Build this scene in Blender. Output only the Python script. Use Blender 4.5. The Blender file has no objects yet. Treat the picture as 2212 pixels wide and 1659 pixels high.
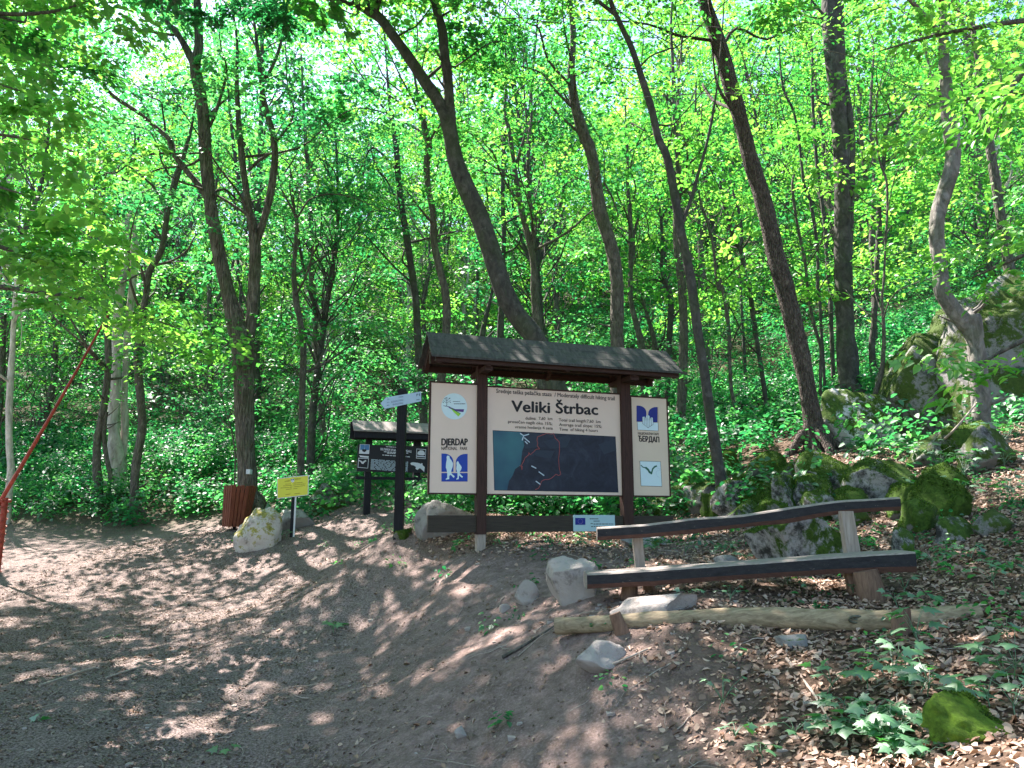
import bpy, math, random
import numpy as np
from mathutils import Vector, Matrix
random.seed(7); rng = np.random.default_rng(11)
sc = bpy.context.scene
col = sc.collection
R = math.radians
# ------------------------------------------------------------------ camera
CX, CY, F, EYE, PITCH = 1106.0, 829.5, 1642.0, 1.6, R(10.1)
cp, sp = math.cos(PITCH), math.sin(PITCH)
def ray(u, v):
    a = (u-CX)/F; b = (CY-v)/F
    return np.array([a, cp-b*sp, sp+b*cp])
def P(u, v, Y):
    r = ray(u, v); return np.array([0, 0, EYE]) + r*(Y/r[1])
def pxm(u, v, Y):                       # metres per pixel there
    return (Y/ray(u, v)[1])/F
def proj(p):
    p = np.asarray(p, float); x = p[..., 0]; y = p[..., 1]; z = p[..., 2]-EYE
    d = y*cp+z*sp; d = np.where(d < .05, .05, d)
    return CX+F*x/d, CY-F*(-y*sp+z*cp)/d
cam = bpy.data.cameras.new('camera'); camo = bpy.data.objects.new('camera', cam); col.objects.link(camo)
camo.location = (0, 0, EYE); camo.rotation_euler = (math.pi/2+PITCH, 0, 0)
cam.sensor_width = 36; cam.lens = 36*F/2212; cam.clip_end = 1000; cam.clip_start = .05
sc.camera = camo
# ------------------------------------------------------------------ noise
def _h(i, j, k, s):
    n = (i*374761393 + j*668265263 + k*2147483647 + s*974634777) & 0xffffffff
    n = ((n ^ (n >> 13))*1274126177) & 0xffffffff
    return ((n ^ (n >> 16)) & 0xffff)/65535.0
def vn3(p, s=0):
    p = np.asarray(p, float); i = np.floor(p).astype(np.int64); f = p-i; f = f*f*(3-2*f)
    r = 0
    for a in (0, 1):
        for b in (0, 1):
            for c in (0, 1):
                w = (f[..., 0] if a else 1-f[..., 0])*(f[..., 1] if b else 1-f[..., 1])*(f[..., 2] if c else 1-f[..., 2])
                r = r+w*_h(i[..., 0]+a, i[..., 1]+b, i[..., 2]+c, s)
    return r*2-1
def vn2(x, y, s=0):
    return vn3(np.stack([x, y, np.zeros_like(x)+.5], -1), s)
# ------------------------------------------------------------------ terrain
ctl = [(0,1659,5.1),(600,1659,5.3),(1100,1659,4.6),(1500,1659,3.9),(1900,1659,3.3),(2212,1659,2.9),
 (0,1400,8.3),(400,1400,8.1),(800,1400,7.5),(1100,1400,6.0),(1400,1400,5.05),(1900,1392,4.75),(2212,1400,4.2),
 (0,1250,11.2),(400,1250,11.4),(700,1250,10.3),(900,1250,8.7),(1100,1250,7.7),(1350,1290,6.1),(1700,1300,5.75),(1950,1300,5.45),(2212,1250,5.3),
 (1041,1190,8.55),(1362,1180,9.2),(1200,1200,8.3),(0,1160,14.6),(400,1160,14.2),(620,1165,12.6),(862,1145,9.8),
 (787,1107,13.2),(895,1102,13.2),(510,1142,14.0),(535,1125,15),(0,1143,16),(250,1143,16.3),
 (289,1097,17.2),(211,1045,18.5),(100,1060,20),(700,1050,17),(1000,1110,12),(1200,1105,12.6),(1290,1110,12.5),
 (1565,1110,10.5),(1760,975,12),(1837,885,14),(2122,955,10),(2212,1100,7.2),(1900,1160,7.6),(1700,1210,7.3),(1550,1165,8.6),(1469,945,17),
 (1950,960,12),(2040,1100,8),(1500,1060,12.5),(1606,953,17),(1657,898,20),
 (1200,950,21),(900,980,21),(600,950,24),(100,930,26),(1900,760,22),(2212,680,16),(300,820,36),(1100,800,36),(1700,690,36),
 (0,660,62),(1106,600,62),(2212,470,58)]
C = [P(*c) for c in ctl]
C += [np.array(q, float) for q in [(-3,2.5,-.05),(0,2.5,.12),(3,2.2,.75),(-6,3,-.2),(0,-6,-.2),(-12,-4,-.8),(10,-4,2.2),(7,3,1.8),
   (-14,8,-.2),(-22,15,.6),(-30,30,5),(-60,50,14),(60,50,30),(14,8,4.6),(24,14,9),(-40,0,-2),(40,0,12),(-60,90,30),(0,95,38),(60,90,48)]]
C = np.array(C); cxy = C[:, :2]
def _tp(r2):
    return .5*r2*np.log(r2+1e-9)
_K = _tp(((cxy[:, None]-cxy[None])**2).sum(-1)) + np.eye(len(C))*.05
_Pm = np.c_[np.ones(len(C)), cxy]
_A = np.block([[_K, _Pm], [_Pm.T, np.zeros((3, 3))]])
_W = np.linalg.solve(_A, np.r_[C[:, 2], 0, 0, 0])
def H0(x, y):
    x = np.asarray(x, float); y = np.asarray(y, float)
    sh = x.shape; x = x.ravel(); y = y.ravel(); out = np.empty(len(x))
    for s in range(0, len(x), 20000):
        xx = x[s:s+20000]; yy = y[s:s+20000]
        k = _tp((xx[:, None]-cxy[:, 0])**2+(yy[:, None]-cxy[:, 1])**2)
        out[s:s+20000] = k@_W[:-3]+_W[-3]+_W[-2]*xx+_W[-1]*yy
    return out.reshape(sh)
def H(x, y):
    x = np.asarray(x, float); y = np.asarray(y, float)
    z = H0(x, y)
    return z+.045*vn2(x*1.1, y*1.1, 1)+.028*vn2(x*3.1, y*3.1, 2)+.012*vn2(x*8, y*8, 3)+.004*vn2(x*21, y*21, 4)
def h1(x, y): return float(H(np.array([x]), np.array([y]))[0])
def hit(u, v, y0=2.2, y1=80):
    r = ray(u, v); Y = np.geomspace(y0, y1, 900)
    t = Y/r[1]; z = EYE+r[2]*t; g = H(r[0]*t, Y)
    k = np.argmax(z < g) if (z < g).any() else len(Y)-1
    return np.array([r[0]*t[k], Y[k], g[k]])
# ------------------------------------------------------------------ materials
def nt(name):
    m = bpy.data.materials.new(name); m.use_nodes = True; t = m.node_tree; t.nodes.clear(); return m, t
def N(t, typ, ins=None, **kw):
    n = t.nodes.new(typ)
    for k, v in kw.items(): setattr(n, k, v)
    for k, v in (ins or {}).items():
        if hasattr(v, 'is_linked') or isinstance(v, bpy.types.NodeSocket): t.links.new(v, n.inputs[k])
        else: n.inputs[k].default_value = v
    return n
def ramp(t, fac, stops):
    n = t.nodes.new('ShaderNodeValToRGB'); e = n.color_ramp.elements
    while len(e) < len(stops): e.new(.5)
    for q, (p, c) in zip(e, stops): q.position = p; q.color = (*c, 1)
    t.links.new(fac, n.inputs[0]); return n.outputs[0]
def noise(t, scale, detail=6, rough=.6, vec=None, dist=0):
    ins = {'Scale': scale, 'Detail': detail, 'Roughness': rough, 'Distortion': dist}
    if vec is not None: ins['Vector'] = vec
    return N(t, 'ShaderNodeTexNoise', ins).outputs['Fac']
def objco(t, sc_=(1, 1, 1)):
    g = N(t, 'ShaderNodeTexCoord').outputs['Object']
    return N(t, 'ShaderNodeMapping', {'Vector': g, 'Scale': sc_}).outputs[0]
def finish(m, t, colr, rough=.8, bump=None, bs=.3, bd=.02, spec=.3):
    b = N(t, 'ShaderNodeBsdfPrincipled', {'Roughness': rough, 'Specular IOR Level': spec})
    if isinstance(colr, tuple): b.inputs['Base Color'].default_value = (*colr, 1)
    else: t.links.new(colr, b.inputs['Base Color'])
    if bump is not None:
        bn = N(t, 'ShaderNodeBump', {'Height': bump, 'Strength': bs, 'Distance': bd}); t.links.new(bn.outputs[0], b.inputs['Normal'])
    o = N(t, 'ShaderNodeOutputMaterial', {'Surface': b.outputs[0]}); return m
def mixc(t, f, a, b):
    n = N(t, 'ShaderNodeMix', data_type='RGBA')
    for k, v in ((0, f), (6, a), (7, b)):
        if isinstance(v, tuple): n.inputs[k].default_value = (*v, 1)
        elif isinstance(v, (int, float)): n.inputs[k].default_value = v
        else: t.links.new(v, n.inputs[k])
    return n.outputs[2]
def plain(name, c, rough=.7, var=.12, scale=30, spec=.3):
    m, t = nt(name); co = objco(t); n = noise(t, scale, 4, .6, co)
    a = tuple(x*(1-var) for x in c); b = tuple(min(1, x*(1+var)) for x in c)
    return finish(m, t, ramp(t, n, [(.3, a), (.7, b)]), rough, n, .15, .004, spec)
def leafmat(name, cols, trans, gloss=.12, tmix=.5):
    m, t = nt(name)
    at = N(t, 'ShaderNodeAttribute', attribute_name='rnd').outputs['Fac']
    n = len(cols); c = ramp(t, at, [(i/(n-1), k) for i, k in enumerate(cols)])
    tr = ramp(t, at, [(i/(len(trans)-1), k) for i, k in enumerate(trans)])
    d = N(t, 'ShaderNodeBsdfDiffuse', {'Color': c}); tl = N(t, 'ShaderNodeBsdfTranslucent', {'Color': tr})
    mx = N(t, 'ShaderNodeMixShader', {0: tmix, 1: d.outputs[0], 2: tl.outputs[0]})
    gl = N(t, 'ShaderNodeBsdfGlossy', {'Color': (1, 1, 1, 1), 'Roughness': .5})
    mu = N(t, 'ShaderNodeValue'); mu.outputs[0].default_value = gloss*.5
    m2 = N(t, 'ShaderNodeMixShader', {0: mu.outputs[0], 1: mx.outputs[0], 2: gl.outputs[0]})
    N(t, 'ShaderNodeOutputMaterial', {'Surface': m2.outputs[0]}); return m
M = {}
M['leaf'] = leafmat('canopy_leaf', [(.024,.115,.028),(.04,.17,.035),(.08,.26,.045)], [(.03,.25,.04),(.10,.44,.05),(.33,.72,.08)], gloss=.09, tmix=.56)
M['leaf_cool'] = leafmat('shade_leaf', [(.02,.115,.04),(.032,.17,.05),(.06,.24,.06)], [(.022,.23,.065),(.055,.37,.085),(.19,.62,.12)], gloss=.11, tmix=.54)  # cooler blue-green of leaves in shade, put into the colour
M['leaf_lime'] = leafmat('lime_leaf', [(.04,.20,.03),(.08,.30,.03),(.13,.36,.04)], [(.10,.42,.04),(.22,.62,.06),(.44,.82,.11)], tmix=.52)
M['litter'] = leafmat('dead_leaf', [(.13,.08,.055),(.29,.195,.135),(.50,.38,.29),(.22,.12,.075)], [(.2,.1,.05),(.3,.18,.1)], .05, .12)
M['debris'] = leafmat('fine_debris', [(.07,.05,.035),(.16,.115,.085),(.34,.27,.21)], [(.2,.1,.05),(.3,.18,.1)], .03, .08)
M['sprig'] = leafmat('seedling_leaf', [(.02,.11,.03),(.03,.16,.04),(.05,.21,.045)], [(.05,.35,.05),(.10,.5,.05)], .25, .35)
M['moss'] = leafmat('moss_tufts', [(.02,.045,.007),(.05,.11,.014),(.11,.20,.025)], [(.04,.09,.01),(.12,.25,.02)], .03, .3)
def bark(name, a, b, c, zs=.22, scale=26, bs=.8, moss=0):
    m, t = nt(name); co = objco(t, (1, 1, zs)); n = noise(t, scale, 8, .68, co, .6)
    n2 = noise(t, 1.6, 3, .5, objco(t))
    v = N(t, 'ShaderNodeTexVoronoi', {'Vector': co, 'Scale': scale*.9}, feature='DISTANCE_TO_EDGE').outputs['Distance']
    c0 = ramp(t, n, [(.32, a), (.52, b), (.72, c)])
    nl = noise(t, 6, 8, .7, objco(t, (1, 1, .6)), .5); c0 = mixc(t, ramp(t, nl, [(.56, (0,0,0)), (.64, (.55,.55,.55))]), c0, tuple(min(.5, q*1.7+.03) for q in b))
    if moss:
        f = ramp(t, n2, [(.5, (0,0,0)), (.62, (moss,)*3)]); c0 = mixc(t, f, c0, (.05,.085,.02))
    hb = N(t, 'ShaderNodeMath', {0: n, 1: ramp(t, v, [(0, (0,0,0)), (.25, (1,1,1))])}, operation='ADD').outputs[0]
    return finish(m, t, c0, .9, hb, bs, .03, .15)
M['bark_rough'] = bark('furrowed_bark', (.045,.038,.03), (.13,.115,.09), (.27,.24,.19), .16, 22, 1.0, .3)
M['bark_smooth'] = bark('smooth_dark_bark', (.032,.031,.027), (.065,.062,.054), (.11,.102,.088), .6, 9, .3, .25)
M['bark_oak'] = bark('fissured_bark', (.04,.032,.026), (.11,.09,.075), (.22,.18,.15), .3, 34, 1.0)
M['bark_pale'] = bark('pale_bark', (.22,.20,.17), (.46,.42,.37), (.66,.61,.55), .35, 9, .4, .05)
M['bark_grey'] = bark('grey_mottled_bark', (.06,.057,.05), (.16,.15,.13), (.32,.30,.27), .5, 8, .5, .3)
M['bark_mid'] = bark('grey_brown_bark', (.05,.045,.037), (.11,.10,.082), (.19,.17,.14), .3, 20, .6, .25)
def rockmat(name, base, dark, moss, cover, mcol=(.018,.04,.007), mcol2=(.085,.15,.02), ms=3.0, lo=.36):
    m, t = nt(name); co = objco(t); n = noise(t, 3.4, 12, .74, co, .15); n2 = noise(t, ms, 12, .72, co, .12); n3 = noise(t, 22, 8, .75, co)
    c = ramp(t, n, [(lo, dark), (lo+.1, base), (.8, tuple(min(.85, x*1.25) for x in base))])
    g = N(t, 'ShaderNodeNewGeometry').outputs['Normal']; z = N(t, 'ShaderNodeSeparateXYZ', {0: g}).outputs[2]
    s = N(t, 'ShaderNodeMath', {0: z, 1: moss, 2: n2}, operation='MULTIPLY_ADD').outputs[0]
    f = ramp(t, s, [(cover, (0,0,0)), (cover+.06, (1,1,1))])
    mc = ramp(t, n3, [(.3, mcol), (.7, mcol2)])
    hb = N(t, 'ShaderNodeMath', {0: n, 1: n3}, operation='ADD').outputs[0]
    return finish(m, t, mixc(t, f, c, mc), .92, hb, .7, .03, .2)
M['rock_pale'] = rockmat('pale_limestone', (.36,.32,.285), (.13,.11,.095), .05, .66)
M['rock_grey'] = rockmat('grey_limestone', (.26,.25,.23), (.10,.10,.09), .12, .62)
M['rock_moss'] = rockmat('moss_covered_rock', (.38,.37,.35), (.05,.05,.045), .11, .47, lo=.42)
M['rock_white'] = rockmat('white_faced_limestone', (.46,.45,.43), (.07,.07,.06), .12, .52, lo=.38)
M['rock_mossfull'] = rockmat('thick_moss', (.2,.2,.18), (.06,.06,.05), .2, .38)
M['rock_lichen'] = rockmat('lichen_rock', (.52,.47,.42), (.22,.18,.15), .08, .515, (.13,.11,.04), (.46,.41,.10), 7)
M['rock_brightmoss'] = rockmat('bright_moss_rock', (.2,.2,.18), (.06,.06,.05), .2, .36, (.03,.06,.008), (.14,.24,.02))  # thick moss with the brightness of sunlight put into its colour
M['rock_dark'] = rockmat('dark_cliff_rock', (.20,.195,.185), (.035,.035,.03), .10, .47, (.03,.05,.012), (.07,.11,.02))
def wood(name, a, b, c=None, zs=(1, 14, 14), scale=5, bs=.4):
    m, t = nt(name); co = objco(t, zs); n = noise(t, scale, 8, .65, co, .5)
    return finish(m, t, ramp(t, n, [(.3, a), (.7, b)]), .75, n, bs, .008, .25)
M['w_brown'] = wood('dark_brown_stain', (.028,.014,.010), (.065,.032,.022))
M['w_post'] = wood('red_brown_stain', (.030,.016,.012), (.070,.034,.025), zs=(14, 14, 1))
M['w_rail'] = wood('weathered_dark_board', (.03,.024,.018), (.06,.05,.036))
M['w_black'] = wood('black_stain', (.006,.006,.008), (.02,.02,.024), zs=(14, 14, 1))
M['w_raw'] = wood('raw_grey_wood', (.22,.18,.14), (.42,.36,.30), zs=(14, 14, 1))
M['w_rawx'] = wood('raw_plank_top', (.15,.13,.11), (.34,.30,.26))
M['w_roof'] = wood('mossy_grey_roof_board', (.028,.029,.025), (.088,.085,.072), zs=(5, 2, 2), scale=5)
M['w_roof2'] = wood('weathered_grey_plank', (.14,.12,.105), (.34,.30,.27))
m, t = nt('peeling_black_paint'); co = objco(t, (1, 6, 6)); n_ = noise(t, 7, 8, .7, co); n2_ = noise(t, 30, 6, .75, objco(t, (1, 3, 3)))
M['w_seat'] = finish(m, t, mixc(t, ramp(t, n2_, [(.63, (0,0,0)), (.69, (.8,.8,.8))]), ramp(t, n_, [(.3, (.008,.008,.010)), (.7, (.028,.029,.032))]), (.25,.20,.16)), .7, n2_, .5, .006)
M['w_under'] = wood('red_brown_plank_underside', (.05,.025,.018), (.11,.055,.04))
M['w_log'] = wood('barkless_log', (.13,.095,.055), (.38,.305,.19), zs=(1.0, 11, 11), scale=3.5, bs=.8)
M['w_stump'] = wood('cut_log_leg', (.10,.06,.04), (.24,.15,.10), zs=(10, 10, 1.5), scale=5, bs=.8)
M['w_bin'] = wood('red_stained_slat', (.10,.028,.014), (.22,.065,.032), zs=(14, 14, 1))
M['red_metal'] = plain('worn_red_paint', (.29,.05,.028), .5, .35, 14)
m, t = nt('print_satellite'); co = objco(t); n_ = noise(t, 5, 12, .72, co, 1.2)
M['mapnight'] = finish(m, t, ramp(t, n_, [(.35, (.004,.007,.016)), (.55, (.012,.018,.034)), (.72, (.03,.04,.058))]), .4)
m, t = nt('print_lake'); co = objco(t); n_ = noise(t, 2.2, 3, .5, co)
M['mapteal'] = finish(m, t, ramp(t, n_, [(.3, (.012,.055,.10)), (.7, (.035,.14,.16))]), .4)
M['beige'] = plain('beige_panel', (.70,.545,.43), .45, .03, 3)
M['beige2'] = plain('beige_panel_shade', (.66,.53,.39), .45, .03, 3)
for k, c in dict(ink=(.012,.010,.010), ink2=(.03,.022,.018), blue=(.012,.05,.33), navy=(.01,.022,.20), icon=(.60,.74,.74), steel=(.45,.58,.72),
                 trail=(.34,.075,.07), snow=(.45,.55,.6), ridge=(.022,.032,.048), olive=(.03,.14,.08),
                 yellow=(.68,.66,.07), yink=(.30,.24,.03), plate=(.38,.54,.55), dgrey=(.018,.018,.02), lgreen=(.30,.60,.05), violet=(.10,.04,.2),
                 wpaint=(.62,.64,.66), arrow=(.42,.56,.70), aink=(.15,.20,.30), panel=(.012,.012,.014), pblue=(.08,.22,.42), star=(.22,.16,.35)).items():
    M[k] = plain('print_'+k, c, .5, .02, 20)
# ground
m, t = nt('trail_earth')
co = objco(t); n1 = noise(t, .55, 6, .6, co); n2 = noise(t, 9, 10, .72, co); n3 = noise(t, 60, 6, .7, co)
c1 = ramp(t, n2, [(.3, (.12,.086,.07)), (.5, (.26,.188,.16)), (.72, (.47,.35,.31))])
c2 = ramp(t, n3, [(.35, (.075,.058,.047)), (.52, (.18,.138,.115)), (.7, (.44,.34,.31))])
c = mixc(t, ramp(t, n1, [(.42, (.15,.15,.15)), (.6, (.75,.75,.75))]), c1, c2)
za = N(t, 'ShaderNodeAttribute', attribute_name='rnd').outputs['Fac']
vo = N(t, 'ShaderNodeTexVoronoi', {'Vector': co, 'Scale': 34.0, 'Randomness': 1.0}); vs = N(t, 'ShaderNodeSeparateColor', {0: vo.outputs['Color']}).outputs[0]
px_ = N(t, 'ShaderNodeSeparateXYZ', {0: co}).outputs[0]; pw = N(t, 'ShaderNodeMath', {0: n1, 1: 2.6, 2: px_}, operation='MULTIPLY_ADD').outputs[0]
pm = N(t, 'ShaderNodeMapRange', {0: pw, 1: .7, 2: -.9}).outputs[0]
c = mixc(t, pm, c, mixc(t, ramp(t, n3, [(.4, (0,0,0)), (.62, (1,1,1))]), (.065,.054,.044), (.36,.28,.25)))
c = mixc(t, za, c, mixc(t, n3, (.03,.022,.016), ramp(t, vs, [(0, (.06,.04,.028)), (.5, (.16,.105,.07)), (1, (.30,.21,.15))])))
far = N(t, 'ShaderNodeSeparateXYZ', {0: co}).outputs[1]
ff = N(t, 'ShaderNodeMapRange', {0: far, 1: 14.5, 2: 17.5}).outputs[0]
c = mixc(t, ff, c, mixc(t, ramp(t, n2, [(.45, (0,0,0)), (.55, (1,1,1))]), (.09,.06,.04), (.03,.06,.02)))
hb = N(t, 'ShaderNodeMath', {0: n2, 1: n3}, operation='ADD').outputs[0]
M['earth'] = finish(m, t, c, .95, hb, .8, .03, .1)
# ------------------------------------------------------------------ mesh tools
class MB:
    def __init__(s): s.v = []; s.f = []; s.m = []; s.n = 0; s.a = []
    def add(s, v, f, mi=0, rnd=None):
        v = np.asarray(v, float); f = np.asarray(f, int)
        s.v.append(v); s.f.append(f+s.n); s.m.append(np.full(len(f), mi)); s.n += len(v)
        s.a.append(np.full(len(f), .5) if rnd is None else rnd); return s
    def tube(s, pts, rad, k=8, mi=0, cap=True, wob=0, ry=1):
        pts = np.asarray(pts, float); n = len(pts); rad = np.broadcast_to(np.asarray(rad, float), (n,))
        tg = np.gradient(pts, axis=0); tg /= np.linalg.norm(tg, axis=1)[:, None]+1e-9
        ref = np.array([0, 1, 0]) if abs(tg[0, 1]) < .8 else np.array([1, 0, 0])
        a = np.linspace(0, 2*math.pi, k, endpoint=False); V = []
        for i in range(n):
            x = np.cross(ref, tg[i]); x /= np.linalg.norm(x); y = np.cross(tg[i], x)
            rr = rad[i]*np.ones(k)
            if wob:
                q = pts[i]+np.outer(np.cos(a), x)*.5+np.outer(np.sin(a), y)*.5
                rr = rr*(1+wob*vn3(q*4.0, 5)+wob*.6*vn3(q*np.array([14, 14, 3.]), 6))
            V.append(pts[i]+np.outer(np.cos(a)*rr, x)+np.outer(np.sin(a)*rr*ry, y))
        V = np.concatenate(V); i = np.arange(n-1)[:, None]*k; j = np.arange(k)[None]; j2 = (j+1) % k
        Fq = np.stack([i+j, i+j2, i+k+j2, i+k+j], -1).reshape(-1, 4); s.add(V, Fq, mi)
        if cap:
            for e, o in ((0, 0), (n-1, (n-1)*k)):
                c = np.concatenate([V[o:o+k], pts[e:e+1]]); s.add(c, [[q, (q+1) % k, k, k] for q in range(k)], mi)
        return s
    def hexa(s, p8, mi=0, mis=None):    # bottom 4, top 4
        fs = [(0,3,2,1),(4,5,6,7),(0,1,5,4),(1,2,6,5),(2,3,7,6),(3,0,4,7)]
        p8 = np.asarray(p8, float)
        for i, f in enumerate(fs): s.add(p8[list(f)], [[0, 1, 2, 3]], mis[i] if mis else mi)
        return s
    def box(s, a, b, mi=0, mis=None):
        (x0, y0, z0), (x1, y1, z1) = a, b
        return s.hexa([(x0,y0,z0),(x1,y0,z0),(x1,y1,z0),(x0,y1,z0),(x0,y0,z1),(x1,y0,z1),(x1,y1,z1),(x0,y1,z1)], mi, mis)
    def mesh(s, name, off=(0, 0, 0), mats=(), smooth=True, weld=False):
        V = np.concatenate(s.v)-np.asarray(off, float); Fq = np.concatenate(s.f); mi = np.concatenate(s.m); at = np.concatenate(s.a)
        tri = Fq[:, 2] == Fq[:, 3]; cnt = np.where(tri, 3, 4)
        st = np.r_[0, np.cumsum(cnt)[:-1]]; keep = np.ones(Fq.shape, bool); keep[tri, 3] = False
        lv = Fq[keep]
        me = bpy.data.meshes.new(name); me.vertices.add(len(V)); me.vertices.foreach_set('co', V.ravel())
        me.loops.add(len(lv)); me.loops.foreach_set('vertex_index', lv.astype(np.int32))
        me.polygons.add(len(Fq)); me.polygons.foreach_set('loop_start', st.astype(np.int32))
        me.polygons.foreach_set('loop_total', cnt.astype(np.int32))
        me.polygons.foreach_set('material_index', mi.astype(np.int32))
        me.polygons.foreach_set('use_smooth', np.full(len(Fq), smooth))
        for q in mats: me.materials.append(q)
        a = me.attributes.new('rnd', 'FLOAT', 'FACE'); a.data.foreach_set('value', at.astype(np.float32))
        me.update(calc_edges=True); me.validate()
        return me
def root(name, label, cat, loc, group=None):
    o = bpy.data.objects.new(name, None); col.objects.link(o); o.location = loc; o.empty_display_size = .2
    o['label'] = label; o['category'] = cat
    if group: o['group'] = group
    return o
def part(name, mb, mats, parent, off=None, smooth=True, label=None):
    if not isinstance(mats, (list, tuple)): mats = [mats]
    base = parent
    if off is None:
        off = np.array([0., 0, 0]); q = parent
        while q is not None: off += np.array(q.location); q = q.parent
    me = mb.mesh(name, off, mats, smooth); o = bpy.data.objects.new(name, me); col.objects.link(o); o.parent = parent
    if label: o['label'] = label
    return o
def single(name, mb, mats, label=None, cat=None, group=None, kind=None, loc=None, smooth=True):
    if not isinstance(mats, (list, tuple)): mats = [mats]
    loc = np.zeros(3) if loc is None else np.asarray(loc, float)
    o = bpy.data.objects.new(name, mb.mesh(name, loc, mats, smooth)); col.objects.link(o); o.location = loc
    if label: o['label'] = label
    if cat: o['category'] = cat
    if group: o['group'] = group
    if kind: o['kind'] = kind
    return o
def norm(a): return a/(np.linalg.norm(a, axis=-1, keepdims=True)+1e-9)
def leaves(mb, pos, axis, nrm, size, wid=.55, fold=.12, rnd=None, simple=False, mi=0):
    n = len(pos); axis = norm(axis); side = norm(np.cross(axis, nrm)); up = np.cross(side, axis)
    L = np.broadcast_to(np.asarray(size, float), (n,))[:, None]; W = L*np.reshape(wid, (-1, 1))*.5
    if rnd is None: rnd = rng.random(n)
    if simple:
        V = np.stack([pos, pos+axis*L*.5+side*W+up*L*fold, pos+axis*L-up*L*fold*.8, pos+axis*L*.5-side*W+up*L*fold], 1)
        Fq = np.arange(n)[:, None]*4+np.arange(4)[None]; mb.add(V.reshape(-1, 3), Fq, mi, rnd)
    else:
        tip = pos+axis*L-up*L*fold
        l1 = pos+axis*L*.28+side*W*.95+up*L*fold; l2 = pos+axis*L*.66+side*W*.8+up*L*fold*.7
        r1 = pos+axis*L*.28-side*W*.95+up*L*fold; r2 = pos+axis*L*.66-side*W*.8+up*L*fold*.7
        V = np.stack([pos, l1, l2, tip, r2, r1], 1); b = np.arange(n)[:, None]*6
        Fq = np.concatenate([b+np.array([0, 1, 2, 3]), b+np.array([0, 3, 4, 5])]); mb.add(V.reshape(-1, 3), Fq, mi, np.r_[rnd, rnd])
def sprays(mb, cen, Rr, per, size, flat=.10, tilt=.25, simple=False, twigs=6, jit=.2, rbias=0, mi=0):
    """layered leaf sprays: each centre gets `per` leaves set along `twigs` radial twigs"""
    cen = np.asarray(cen, float); n = len(cen); Rr = np.broadcast_to(np.asarray(Rr, float), (n,))
    nrm = norm(np.stack([rng.normal(0, tilt, n), rng.normal(0, tilt, n), np.ones(n)], 1))
    a0 = rng.random(n)*6.28
    idx = np.repeat(np.arange(n), per); k = len(idx)
    tw = rng.integers(0, twigs, k); ang = a0[idx]+tw*6.283/twigs+rng.normal(0, .12, k)+_h(idx, tw, idx*0, 3)*.8
    r = np.sqrt(rng.random(k))*(.45+.55*_h(idx, tw, idx*0+1, 4))
    N_ = nrm[idx]; ax = norm(np.cross(N_, np.array([0, 1, 0.]))); ay = np.cross(N_, ax)
    d = ax*np.cos(ang)[:, None]+ay*np.sin(ang)[:, None]
    perp = np.cross(N_, d); sgn = rng.choice([-1, 1], k)[:, None]
    s = size*(.6+.6*rng.random(k))*(.75+.5*_h(idx, idx*0, idx*0, 12))
    pos = cen[idx]+d*(r*Rr[idx])[:, None]+perp*sgn*(rng.random(k)*.25*Rr[idx]*r)[:, None]+N_*rng.normal(0, 1, k)[:, None]*(flat*Rr[idx])[:, None]
    pos[:, 2] -= .25*r*r*Rr[idx]
    axl = norm(d*.8+perp*sgn*.8+rng.normal(0, .3, (k, 3))-np.array([0, 0, .25]))
    nl = norm(N_+rng.normal(0, .30, (k, 3)))
    rb = np.clip((_h(idx, idx*0, idx*0, 9)-.5)*.9+rng.random(k)**1.3*.6+.2+rbias, 0, 1)
    leaves(mb, pos, axl, nl, s, rng.uniform(.5, .8), .10, rb, simple, mi)
def flatpoly(mb, pts, mi=0):            # fan from centroid (star-shaped outline)
    pts = np.asarray(pts, float); c = pts.mean(0); n = len(pts)
    mb.add(np.r_[pts, [c]], [[i, (i+1) % n, n, n] for i in range(n)], mi)
# ------------------------------------------------------------------ ground sheet
def zone(x, y, z):
    u, v = proj(np.stack([x, y, z], -1))
    r = np.clip((u-1250-.25*(v-1200)+120*vn2(x*1.2, y*1.2, 41))/420, 0, 1)
    top = np.clip((1215-v)/60, 0, 1)*(u > 900)*.8
    return np.clip(np.maximum(r, top), 0, 1), u, v

def axis_coords(lo, a, b, hi, d, g=1.13):
    mid = list(np.arange(a, b, d)); x = mid[-1]; s = d; up = []
    while x < hi: s = min(s*g, 4); x += s; up.append(x)
    x = mid[0]; s = d; dn = []
    while x > lo: s = min(s*g, 4); x -= s; dn.append(x)
    return np.array(dn[::-1]+mid+up)
gx = axis_coords(-110, -6.5, 6.5, 110, .042); gy = axis_coords(-25, 2.6, 13, 120, .05)
X, Y = np.meshgrid(gx, gy); Z = H(X, Y)
near = np.clip((16-Y)/4, 0, 1)
Z = Z+near*(.018*vn2(X*5, Y*5, 21)+.009*np.abs(vn2(X*16, Y*16, 22)))
zn = zone(X, Y, Z)[0]**.7
nx, ny = len(gx), len(gy); ii = np.arange(ny-1)[:, None]*nx+np.arange(nx-1)[None]
g = MB(); g.add(np.stack([X, Y, Z], -1).reshape(-1, 3), np.stack([ii, ii+1, ii+nx+1, ii+nx], -1).reshape(-1, 4), 0, zn[:-1, :-1].ravel())
single('ground', g, M['earth'], kind='structure')
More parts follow.
